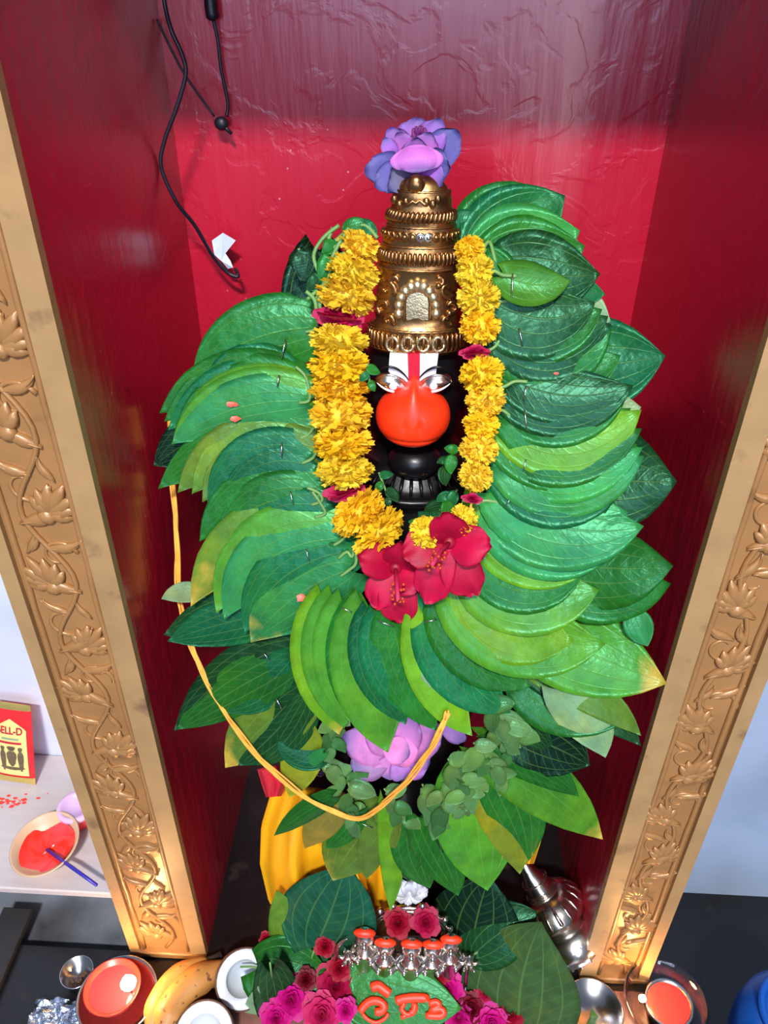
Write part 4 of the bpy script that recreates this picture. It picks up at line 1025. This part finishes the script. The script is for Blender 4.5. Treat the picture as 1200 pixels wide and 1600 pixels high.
# silver crescent and buds
mb = MB(); cr = smooth_path([at(524, 1500, .575), at(527, 1482, .575), at(534, 1472, .575), at(542, 1467, .572)], 4); mb.tube(cr, [.005-.0045*i/len(cr) for i in range(len(cr))], 8); mb.tube([cr[0], Vector((cr[0].x, cr[0].y, .016))], .003, 6)
tag(mb.build('silver_horn', MT['silver']), 'small curved silver horn standing left of the five figures', 'ornament')
def bud(px, py, Y, sc, label):
    c = at(px, py, Y); root = empty('silver_bud', Vector((c.x, c.y, .016)), label, 'ornament'); s = sc*mpp(c)
    mb = MB(); mb.lathe([(s*.9, .016-c.z), (s*.95, .020-c.z), (s*.3, .024-c.z), (s*.28, -s*1.2), (s*.7, -s*.9), (s*.8, -s*.2), (s*.6, s*.5), (s*.25, s*1.2), (.0002, s*1.6)], 16, c); mb.build('bulb', MT['silver'], root)
    for a in range(6):
        an = a*math.pi/3; d = Vector((math.cos(an), math.sin(an), 0)); m2 = MB(); m2.tube([c+d*s*.3+Vector((0, 0, -s)), c+d*s*1.2+Vector((0, 0, -s*1.0)), c+d*s*1.9+Vector((0, 0, -s*.6))], [s*.3, s*.42, s*.1], 6); m2.build('petal', MT['silver'], root)
bud(733, 1500, .565, 9, 'silver lotus bud ornament right of the five figures'); bud(544, 1492, .565, 9, 'silver bud ornament between the horn and the five figures')
# roses
CR, MGN, PKR, DR = lin((172, 8, 46)), lin((216, 16, 140)), lin((186, 16, 74)), lin((124, 4, 32))
def rose(px, py, r, z, c, label, tilt=(0, -.5, 1), sq=.8, Y=None):
    P = atz(px, py, z) if Y is None else at(px, py, Y); s = r*mpp(P); d = ((EYE-P).normalized()*.75+Vector(tilt).normalized()*.25).normalized(); x, y, zz = basis_z(d)
    a = rnd.uniform(0, 6); x, y = x*math.cos(a)+y*math.sin(a), y*math.cos(a)-x*math.sin(a)
    o = inst('rose', RO[rnd.randrange(3)], None, frame(x, y, zz, P, (s*1.05, s*1.05, s*sq)), c); tag(o, label, 'flower', 'offered roses')
rose(622, 1441, 20, .135, CR, 'left of two crimson roses set on the silver arch', Y=.588); rose(665, 1440, 21, .135, PKR, 'right of two crimson roses set on the silver arch', Y=.588)
rose(508, 1478, 15, .10, CR, 'small crimson rosebud beside the silver horn'); rose(530, 1512, 17, .075, CR, 'crimson rose just below the silver horn')
rose(524, 1538, 31, .05, PKR, 'full crimson rose left of the lettered leaf'); rose(503, 1584, 31, .04, lin((214, 40, 110)), 'pink centred rose at the lower left of the lettered leaf')
rose(455, 1560, 28, .045, MGN, 'bright magenta rose by the leaf nearest the coconut'); rose(432, 1590, 24, .035, MGN, 'magenta rose lowest on the left, beside the coconut'); rose(478, 1530, 15, .06, DR, 'small dark red rose above the magenta one')
rose(540, 1578, 16, .05, MGN, 'magenta bud squeezed against the lettered leaf')
rose(567, 1516, 14, .06, CR, 'small crimson rose above the lettered leaf, left of the figures'); rose(645, 1514, 14, .055, DR, 'dark red rose in front of the middle silver figure')
rose(698, 1546, 27, .045, MGN, 'bright magenta rose touching the right tip of the lettered leaf'); rose(690, 1522, 13, .06, CR, 'small crimson rose right of the figures, above the magenta one')
rose(772, 1524, 25, .05, CR, 'crimson rose on the mottled leaf right of the silver bud'); rose(758, 1550, 14, .045, PKR, 'small rosebud beneath the crimson one on the mottled leaf')
rose(796, 1580, 24, .035, CR, 'crimson rose lowest on the right, on the mottled leaf'); rose(768, 1600, 27, .03, MGN, 'magenta rose at the lower right edge'); rose(735, 1575, 22, .035, DR, 'dark red rose between two magenta ones'); rose(716, 1590, 22, .03, MGN, 'magenta rose beneath the leaf tip')
rose(416, 1468, 11, .06, CR, 'tiny red rose peeking out left of the big heart leaf'); rose(600, 1600, 20, .02, MGN, 'magenta rose under the lettered leaf')
# white blossom
wf = empty('white_flower', at(640, 1396, .60), 'small ruffled white flower above the silver arch', 'flower')
for i in range(11):
    a = i*2.4; petal(wf, (640, 1392), (640+30*math.cos(a), 1392+19*math.sin(a)), 22, .602, .596, lin((236, 238, 244)), MT['white_flower'], .2, 0, .2, .15, nu=5, nv=5, seed=i)
# loose leaves
def loose(b, t, w, Yb, Yt, tint, bulge, label, mat=None, **k):
    root = empty('betel_leaf', at(*b, Yb), label, 'leaf', 'loose betel leaves at the foot')
    make_leaf(root, b, t, w, 0, tint, bulge, dy=Yb-ysurf(*b), ydy=Yt-ysurf(*t), name='blade', mat=mat, nu=20, nv=14, **k)
    st = at(*b, Yb); d = (at(*b, Yb)-at(*t, Yt)).normalized(); mb = MB(); mb.tube([st-d*.01, st+d*.012, st+d*.025+Vector((0, 0, -.004))], .0016, 6); mb.build('stem', MT['stem'], root)
TINT['mt'] = lin((66, 98, 52)); TINT['dt'] = lin((24, 82, 62))
loose((492, 1482), (540, 1352), 158, .588, .625, 'dt', -4, 'large wrinkled heart shaped leaf against the yellow cloth', wave=.05)
loose((455, 1500), (432, 1390), 60, .598, .632, 'ol', -4, 'narrow olive leaf edge behind the large wrinkled heart leaf')
loose((735, 1500), (765, 1368), 150, .585, .64, 'bk', 6, 'very dark leaf standing behind the silver bud')
loose((742, 1490), (840, 1425), 90, .58, .615, 'dk', 8, 'dark leaf pointing towards the silver mace')
loose((812, 1622), (846, 1440), 190, .520, .590, 'mt', 18, 'broad mottled leaf with pale veins below the silver mace', wave=.04)
loose((402, 1512), (520, 1528), 112, .565, .560, 'gr', -8, 'leaf with a shadowed fold between coconut and roses')
loose((424, 1520), (440, 1640), 70, .545, .515, 'dk', 4, 'dark leaf hanging down behind the magenta roses')
loose((392, 1625), (404, 1540), 34, .520, .535, 'pa', 4, 'small pale green leaf in front of the coconut half')
TINT['wl'] = lin((46, 112, 34))
lroot = empty('betel_leaf', at(630, 1580, .53), 'glossy leaf with orange hand painted lettering in front of the figures', 'leaf')
WY = (.548, .520)
make_leaf(lroot, (545, 1548), (722, 1576), 112, 0, 'wl', 0, dy=WY[0]-ysurf(545, 1548), ydy=WY[1]-ysurf(722, 1576)+.012, name='blade', roll=0, cup=.05, wave=.0, nu=20, nv=14, lobes=.10)
loose((540, 1590), (640, 1606), 60, .522, .518, 'te', 0, 'teal leaf under the lettered leaf')
pa_, pb_ = at(545, 1548, WY[0]), at(722, 1576, WY[1]+.012); tcn = ((EYE-(pa_+pb_)/2).normalized()*.7+Vector((0, -1, .35)).normalized()*.3).normalized()
pln = (pb_-pa_).normalized().cross(tcn).cross((pb_-pa_).normalized()).normalized()
pln = pln if pln.dot(EYE-pa_) > 0 else -pln
def on_leaf(px, py):
    d = ray(px, py); o = (pa_+pb_)/2 + pln*.0045; t = (o-EYE).dot(pln)/d.dot(pln); return EYE+d*t
def c3(x, y): return (380+x/4, 1360+y/4)
def c4(x, y): return (640+x/4, 1360+y/4)
for pts, r in (([c3(800, 738), c3(840, 722), c3(880, 748), c3(918, 776)], 6.5), ([c3(728, 885), c3(760, 842), c3(805, 815), c3(855, 822), c3(882, 852), c3(862, 880), c3(822, 884)], 5.5),
               ([c3(742, 892), c3(780, 932), c3(832, 950), c3(884, 926), c3(908, 892)], 2.6), ([c3(952, 818), c3(1005, 802), c3(1080, 796), c3(1140, 800), c4(100, 812)], 6.0),
               ([c3(1010, 826), c3(990, 866), c3(1020, 900), c3(1062, 890), c3(1078, 852), c3(1052, 832)], 3.6), ([c3(1020, 905), c3(985, 922)], 3.2), ([c4(34, 828), c4(24, 878), c4(0, 892)], 4.4),
               ([c4(118, 832), c4(168, 824), c4(182, 848), c4(134, 874), c4(190, 866), c4(214, 886), c4(188, 910), c4(98, 905)], 4.6)):
    P = smooth_path([on_leaf(x, y) for x, y in pts], 5); k = mpp(P[0]); mb = MB(); mb.tube(P, [r*1.15*k*(.65 if i in (0, len(P)-1) else 1) for i in range(len(P))], 8, flat=pln); mb.build('painted_stroke', MT['sindoor'], lroot)

# coconut halves
def coconut(px, py, r, z, n, label):
    P = atz(px, py, z); s = r*mpp(P); root = empty('coconut_half', Vector((P.x, P.y, .01)), label, 'coconut', 'coconut halves'); x, y, zz = basis_z(n); m = frame(x, y, zz, Vector((0,0,0))).to_3x3()
    mb = MB(); mb.lathe([(.0005, -s*1.0), (s*.45, -s*.93), (s*.8, -s*.66), (s*.99, -s*.25), (s*1.03, 0), (s*1.0, .001), (s*.97, 0)], 32, P, mat=m, close=False); mb.build('shell', MT['coco_shell'], root)
    mb = MB(); mb.lathe([(s*.975, -.0005), (s*.95, .0012), (s*.70, .001), (s*.62, -.002)], 32, P, mat=m, close=False); mb.build('flesh', MT['coconut'], root)
    mb = MB(); mb.lathe([(s*.62, -.002), (s*.56, -s*.22), (s*.38, -s*.42), (.0003, -s*.52)], 28, P, mat=m, close=False); mb.build('hollow', MT['coco_in'], root)
coconut(381, 1530, 44, .045, Vector((.45, -.55, .75)), 'coconut half with white flesh leaning beside the bananas and leaf')
coconut(318, 1618, 48, .04, Vector((-.1, -.35, .95)), 'coconut half with white flesh lying in front of the bananas')
# bananas
def banana(pts, r, z, label):
    P = smooth_path([atz(x, y, zz) for (x, y), zz in zip(pts, z)], 6); n = len(P); root = empty('banana', Vector((P[n//2].x, P[n//2].y, .01)), label, 'banana', 'bananas'); k = mpp(P[n//2])
    rad = [r*k*min(1, .35+2.6*min(i/(n-1), 1-i/(n-1))) for i in range(n)]
    mb = MB(); mb.tube(P, rad, 7); mb.build('fruit', MT['banana'], root)
    mb = MB(); d = (P[-1]-P[-2]).normalized(); mb.tube([P[-1]-d*.002, P[-1]+d*.012, P[-1]+d*.022], [r*k*.36, r*k*.25, r*k*.28], 6); mb.build('stalk', MT['wick'], root)
banana([(255, 1622), (268, 1580), (300, 1540), (352, 1508)], 25, (.028, .030, .034, .036), 'front ripe freckled banana next to the coconut halves')
banana([(236, 1614), (248, 1570), (276, 1530), (324, 1502)], 20, (.022, .024, .026, .028), 'rear banana between its neighbour and the left oil lamp')

# ------------------------------------------------------------------ oil lamps
def flame(c, s, parent, power):
    mb = MB(); mb.lathe([(.0003, -s*.2), (s*.5, s*.1), (s*.62, s*.45), (s*.36, s*1.0), (.0003, s*1.7)], 14, c); mb.build('flame', MT['flame'], parent)
    mb = MB(); mb.tube([c+Vector((0, 0, -s*1.2)), c+Vector((0, 0, -s*.1))], .0012, 6); mb.build('wick', MT['wick'], parent)
    l = bpy.data.lights.new('flame_light', 'POINT'); l.energy = power; l.color = (1.0, .46, .12); l.shadow_soft_size = .008
    o = bpy.data.objects.new('flame_light', l); COL.objects.link(o); o.parent = parent; o.location = c+Vector((0, 0, s*1.2))-WLOC[parent.name]
L1 = atz(183, 1556, .03); k1 = mpp(L1)
d1 = empty('oil_lamp', Vector((L1.x, L1.y, 0)), 'lit oil lamp in a red cup on a steel bowl, left of the bananas', 'lamp', 'lit lamps')
mb = MB(); mb.lathe([(.0003, 0), (38*k1, 0), (42*k1, .004), (56*k1, .022), (61*k1, .030), (62*k1, .031), (60*k1, .0315), (53*k1, .022), (38*k1, .008), (.0003, .007)], 44, (L1.x, L1.y, 0)); mb.build('bowl', MT['steel'], d1)
c1 = atz(177, 1546, .03); mb = MB(); mb.lathe([(.0003, .008), (28*k1, .008), (38*k1, .024), (43*k1, .038), (44*k1, .039), (42*k1, .039), (38*k1, .032), (.0003, .030)], 36, (c1.x, c1.y, 0)); mb.build('cup', MT['wax'], d1)
mb = MB(); mb.lathe([(36*k1, .0322), (.0003, .0326)], 30, (c1.x, c1.y, 0), close=False); mb.build('oil', pmat('pink_oil', lin((196, 52, 54)), .1, 0, .05, 20, .02), d1)
fp = atz(202, 1540, .052); flame(fp, .018, d1, .85)
L2 = atz(1040, 1566, .045); k2 = mpp(L2)
d2 = empty('oil_lamp', Vector((L2.x, L2.y, 0)), 'lit red lamp inside a clear glass bowl before the right pillar', 'lamp', 'lit lamps')
mb = MB(); mb.lathe([(.0003, 0), (34*k2, 0), (44*k2, .008), (58*k2, .030), (63*k2, .048), (64.5*k2, .049), (64*k2, .050), (61*k2, .049), (56*k2, .031), (42*k2, .011), (.0003, .004)], 48, (L2.x, L2.y, 0)); mb.build('glass_bowl', MT['glass'], d2)
c2 = atz(1045, 1568, .025); mb = MB(); mb.lathe([(.0003, .005), (33*k2, .006), (37*k2, .024), (38*k2, .026), (34*k2, .026), (33*k2, .022), (.0003, .020)], 36, (c2.x, c2.y, 0)); mb.build('candle_cup', MT['silver'], d2)
mb = MB(); mb.lathe([(34*k2, .0225), (30*k2, .0245), (20*k2, .0215), (.0003, .021)], 30, (c2.x, c2.y, 0), close=False); mb.build('red_wax', MT['wax'], d2)
fp = atz(1003, 1562, .045); flame(fp, .0085, d2, .55)
# little steel cup, foil, dark dish
cA = atz(121, 1522, .02); kA = mpp(cA); cu = empty('steel_cup', Vector((cA.x, cA.y, 0)), 'small steel cup of crumbs behind the left oil lamp', 'cup')
mb = MB(); mb.lathe([(.0003, 0), (15*kA, 0), (20*kA, .012), (25*kA, .026), (26*kA, .027), (24*kA, .027), (18*kA, .012), (.0003, .006)], 32, (cA.x, cA.y, 0)); mb.build('bowl', MT['steel'], cu)
r6 = random.Random(2)
for i in range(6):
    mb = MB(); mb.ball((cA.x+r6.uniform(-8, 8)*kA, cA.y+r6.uniform(-8, 8)*kA, .010), (.004, .003, .003), 8, 5); mb.build('crumb', MT['coco_shell'], cu)
fo = MB(); fc = atz(92, 1600, .004); r7 = random.Random(9); gr = {}
def foil_pt(u, v):
    return Vector((fc.x+(u-.5)*.085, fc.y+(v-.5)*.06, .006+.010*abs(math.sin(u*9+v*4)*math.cos(v*11-u*5))+r7.uniform(0, .004)))
fo.grid(foil_pt, 18, 14, .0006, (0, 0, 1)); tag(fo.build('foil_sheet', MT['foil'], smooth=False), 'crumpled silver foil in front of the steel cup', 'foil')
cB = atz(925, 1580, .02); kB = mpp(cB); ds = empty('steel_dish', Vector((cB.x, cB.y, .008)), 'dark steel dish holding a green scrap, right of the mottled leaf', 'dish')
mb = MB(); mb.lathe([(.0003, .008), (32*kB, .008), (40*kB, .014), (46*kB, .026), (47*kB, .027), (45*kB, .027), (38*kB, .016), (.0003, .012)], 36, (cB.x, cB.y, 0)); mb.build('bowl', MT['steel'], ds)
make_leaf(ds, (938, 1606), (925, 1576), 16, 0, 'ol', 3, dy=cB.y-ysurf(930, 1590)-.004, nu=6, nv=4, name='leaf_scrap')
# blue pot at the right edge
cP = atz(1252, 1600, -.02); kP = mpp(cP); bp_ = empty('plastic_pot', Vector((cP.x, cP.y, -.25)), 'bright blue plastic pot on the black floor at the right edge', 'pot')
mb = MB(); mb.lathe([(.0003, -.25), (66*kP, -.25), (84*kP, -.16), (92*kP, -.07), (88*kP, -.03), (70*kP, -.005), (64*kP, 0)], 40, (cP.x, cP.y, 0)); mb.build('body', MT['blue2'], bp_)
mb = MB(); mb.lathe([(64*kP, -.004), (70*kP, .002), (70*kP, .008), (62*kP, .010), (58*kP, .002)], 40, (cP.x, cP.y, 0), close=False); mb.build('rim', MT['blue2'], bp_)

# ------------------------------------------------------------------ shelf on the left
ZS = .085; ys0 = atz(90, 1392, ZS).y
sh = empty('wooden_shelf', (-.7, .8, -.03), 'pale laminate shelf standing left of the pillar', 'shelf')
mb = MB(); mb.box((-1.25, ys0, ZS-.014), (XL-.035, .899, ZS), .002); mb.build('top', MT['shelf'], sh, smooth=False)
for x0 in (-1.22, -.78):
    for y0 in (.70, .86):
        mb = MB(); mb.box((x0, y0, -.03), (x0+.03, y0+.03, ZS-.014)); mb.build('leg', MT['dark_wood'], sh, smooth=False)
q0, q1 = atz(54, 1396, -.0), atz(0, 1578, -.0)
mb = MB(); mb.box((min(q0.x, q1.x)-.035, .30, -.002), ((q0.x+q1.x)/2, .66, .012), .002); tag(mb.build('dark_plank', MT['dark_wood'], smooth=False), 'dark weathered plank lying under the front of the shelf', 'plank')
# bowl of vermilion paste
wb = atz(70, 1345, ZS); bc = atz(70, 1318, ZS+.030); kb = mpp(bc); nn = Vector((-.10, -.10, 1)).normalized()
bw = empty('paste_bowl', wb, 'tan bowl of bright orange paste on the shelf', 'bowl'); x, y, z = basis_z(nn); m3 = frame(x, y, z, Vector((0,0,0))).to_3x3()
h = bc.z-ZS
mb = MB(); mb.lathe([(.0003, -h), (26*kb, -h), (34*kb, -h*.75), (47*kb, -h*.2), (53*kb, 0), (54*kb, .001), (52.5*kb, .0022), (50*kb, .0005), (44*kb, -h*.25), (32*kb, -h*.62), (.0003, -h*.72)], 44, bc, mat=m3); mb.build('shell', MT['clay_bowl'], bw)
mb = MB()
def paste(u, v):
    a = v*2*math.pi; r = u*43*kb*(1+.06*math.sin(3*a+1)); return bc + m3 @ Vector((r*math.cos(a), r*math.sin(a), -h*.62+ (u**3)*h*.36*(1+.25*math.sin(a*2+1)) + .0015*math.sin(5*a+9*u)))
mb.grid(paste, 14, 36); mb.build('paste', MT['bowl_in'], bw)
mb = MB(); mb.tube([bc+Vector((.001, -.002, -h*.45)), atz(112, 1355, ZS+.036), atz(151, 1383, ZS+.040)], [.0026, .0030, .0026], 8); tag(mb.build('mixing_stick', MT['blue']), 'blue plastic stick resting in the bowl of orange paste', 'stick')
# small plastic pot with pink lid
pcx = atz(125, 1280, ZS); kp = mpp(pcx); pp_ = empty('lidded_pot', pcx, 'little red pot with a pinkish lid behind the paste bowl', 'pot')
lidc = atz(116, 1254, ZS+.040)
mb = MB(); mb.lathe([(.0003, 0), (21*kp, 0), (24*kp, .003), (25*kp, .026), (24*kp, .028)], 30, pcx); mb.build('cup', MT['red_plastic'], pp_)
mb = MB(); mb.lathe([(25*kp, .026), (28*kp, .028), (28.5*kp, .034), (27*kp, .037), (21*kp, .037), (20*kp, .034), (.0003, .034)], 32, pcx); mb.build('lid', MT['pink_plastic'], pp_)
# spilled powder
mb = MB(); r8 = random.Random(6); sc_ = atz(14, 1252, ZS)
for i in range(46):
    c = sc_+Vector((r8.gauss(0, .020), r8.gauss(0, .006), .0004)); s = r8.uniform(.0014, .005); n = 7
    pts = [c+Vector((math.cos(a)*s*r8.uniform(.6, 1.4), math.sin(a)*s*.6, 0)) for a in [i2*2*math.pi/n for i2 in range(n)]]
    mb.add(pts+[c+Vector((0, 0, .0012))], [(i2, (i2+1) % n, n) for i2 in range(n)])
tag(mb.build('spilled_powder', MT['powder']), 'red powder spilled on the shelf before the packet', 'powder', None, 'stuff')
# printed packet
BR = atz(56, 1226, ZS+.002); TR = at(48, 1102, BR.y+.035); upv = (TR-BR); PH = upv.length; upv.normalize(); lfv = Vector((-1, .02, 0)); lfv = (lfv-upv*lfv.dot(upv)).normalized(); nv_ = lfv.cross(upv).normalized()
if nv_.y > 0: nv_ = -nv_
PWD = .068
pk = empty('printed_packet', BR+lfv*.034, 'red and yellow printed powder packet leaning on the wall above the spilled powder', 'packet')
def pkp(a, b, o=0): return BR + lfv*(a*PWD) + upv*(b*PH) + nv_*o          # a from right edge leftwards, b from the bottom
mb = MB()
def pk_face(u, v): return pkp(v, u, .008*(math.sin(math.pi*u)**.6)*(math.sin(math.pi*v)**.5))
mb.grid(pk_face, 14, 14); mb.grid(lambda u, v: pkp(v, u, -.004*(math.sin(math.pi*u)**.6)*(math.sin(math.pi*v)**.5)), 14, 14); mb.build('pouch', MT['pack_red'], pk)
def pk_panel(poly, o, name, mat):
    pts = [pkp(a, b, .008*(math.sin(math.pi*min(max(b, 0), 1))**.6)*(math.sin(math.pi*min(max(a, 0), 1))**.5)+o) for a, b in poly]; n = len(pts); mb = MB()
    c = sum(pts, Vector())/n; mb.add(pts+[c+nv_*.0022], [(i, (i+1) % n, n) for i in range(n)]); return mb.build(name, mat, pk)
def strip(b0_, b1_, name, mat, o=.0008, a0=0, a1=1):
    mb = MB(); mb.grid(lambda u, v: pk_face(b0_+(b1_-b0_)*u, a0+(a1-a0)*v)+nv_*o, 4, 22); return mb.build(name, mat, pk)
strip(0.0, .09, 'gold_seal', MT['pack_gold']); strip(.93, 1.0, 'gold_seal', MT['pack_gold'])
mb = MB()
def ogee(u, v):
    a = .12+.76*v; topb = .70+.13*max(0, 1-abs(v-.5)/.5)**.8; return pk_face(.12+(topb-.12)*u, a)+nv_*.0012
mb.grid(ogee, 10, 16); mb.build('label_panel', MT['pack_yellow'], pk)
# picture on the packet: little printed shapes
for i, (a, b, w_, h_) in enumerate(((.50, .36, .12, .10), (.28, .33, .07, .13), (.72, .33, .07, .13), (.50, .48, .10, .03), (.28, .47, .05, .03), (.72, .47, .05, .03), (.5, .22, .30, .02))):
    mb = MB(); n = 14; pts = [pk_face(b+h_*math.sin(t)*(1+.2*math.sin(3*t)), a+w_*math.cos(t)*(1+.15*math.sin(5*t)))+nv_*.0022 for t in [j*2*math.pi/n for j in range(n)]]; c = sum(pts, Vector())/n
    mb.add(pts+[c+nv_*.0004], [(j, (j+1) % n, n) for j in range(n)]); mb.build('printed_picture', MT['print_dark'], pk)
strip(.585, .605, 'print_line', MT['print_green'], .0022, .30, .72); strip(.535, .560, 'print_line', MT['print_red'], .0022, .24, .78)
fc_ = bpy.data.curves.new('packet_lettering', 'FONT'); fc_.body = 'BELL-D'; fc_.size = 1; fc_.extrude = .02; fc_.offset = .018
fo_ = bpy.data.objects.new('tmp_text', fc_); COL.objects.link(fo_)
dg = bpy.context.evaluated_depsgraph_get(); tme = bpy.data.meshes.new_from_object(fo_.evaluated_get(dg)); bpy.data.objects.remove(fo_)
xs = [v.co.x for v in tme.vertices]; tw = max(xs)-min(xs); x0 = min(xs)
for v in tme.vertices:
    a = .84-.64*(v.co.x-x0)/tw; b = .655+.085*v.co.y/.7
    v.co = pk_face(b, a)+nv_*(.0024+v.co.z*.01) - WLOC[pk.name]
tme.materials.append(MT['print_red']); to = bpy.data.objects.new('lettering', tme); COL.objects.link(to); to.parent = pk

# ------------------------------------------------------------------ cables on the back wall
YW = .925
mb = MB(); mb.tube(smooth_path([at(x, y, yy) for x, y, yy in ((253, -30, .93), (258, 10, .93), (268, 48, YW), (284, 84, YW), (290, 116, YW), (276, 168, YW), (257, 220, YW), (252, 262, YW), (276, 316, .93), (304, 352, .945), (334, 402, .96), (356, 426, .965), (372, 432, .965), (368, 420, .975))], 7), .0023, 7)
tag(mb.build('hanging_cable', MT['cable']), 'long black cable hanging down to a scrap of tape', 'cable')
c2_ = empty('short_cable', at(335, 40, .985), 'short black cable with a taped joint and loose connector', 'cable')
mb = MB(); mb.tube(smooth_path([at(328, -30, .985), at(329, 5, .985), at(333, 32, .985)], 4), [.007]*8+[.004], 8); mb.build('taped_joint', MT['cable'], c2_)
mb = MB(); mb.tube(smooth_path([at(333, 30, .99), at(340, 60, .99), at(346, 110, .99), at(356, 160, .99), at(354, 182, .985)], 5), .0019, 6); mb.build('wire', MT['cable'], c2_)
mb = MB(); cpos = at(346, 193, .982); mb.ball(cpos, (.0085, .006, .0075), 10, 7); mb.tube([cpos, cpos+Vector((.011, -.002, -.010))], [.003, .0018], 6); mb.build('connector', MT['cable'], c2_)
mb = MB(); mb.tube(smooth_path([at(245, 30, .985), at(268, 78, .99), at(292, 122, .99), at(335, 182, .985)], 5), .0013, 6); mb.build('thin_wire', MT['cable'], c2_)
mb = MB(); tp_ = [(331, 376), (348, 364), (368, 376), (352, 396), (360, 408), (364, 418), (356, 420), (346, 408), (335, 398)]
P = [at(x, y, .970-.002*(i % 3)) for i, (x, y) in enumerate(tp_)]; n = len(P); Q = [p+Vector((0, .0012, 0)) for p in P]
mb.add(P+Q, [tuple(range(n-1, -1, -1)), tuple(range(n, 2*n))]+[(k, (k+1) % n, n+(k+1) % n, n+k) for k in range(n)]); tag(mb.build('tape_scrap', MT['tape'], smooth=False), 'scrap of white tape stuck at the cable end on the red wall', 'tape')
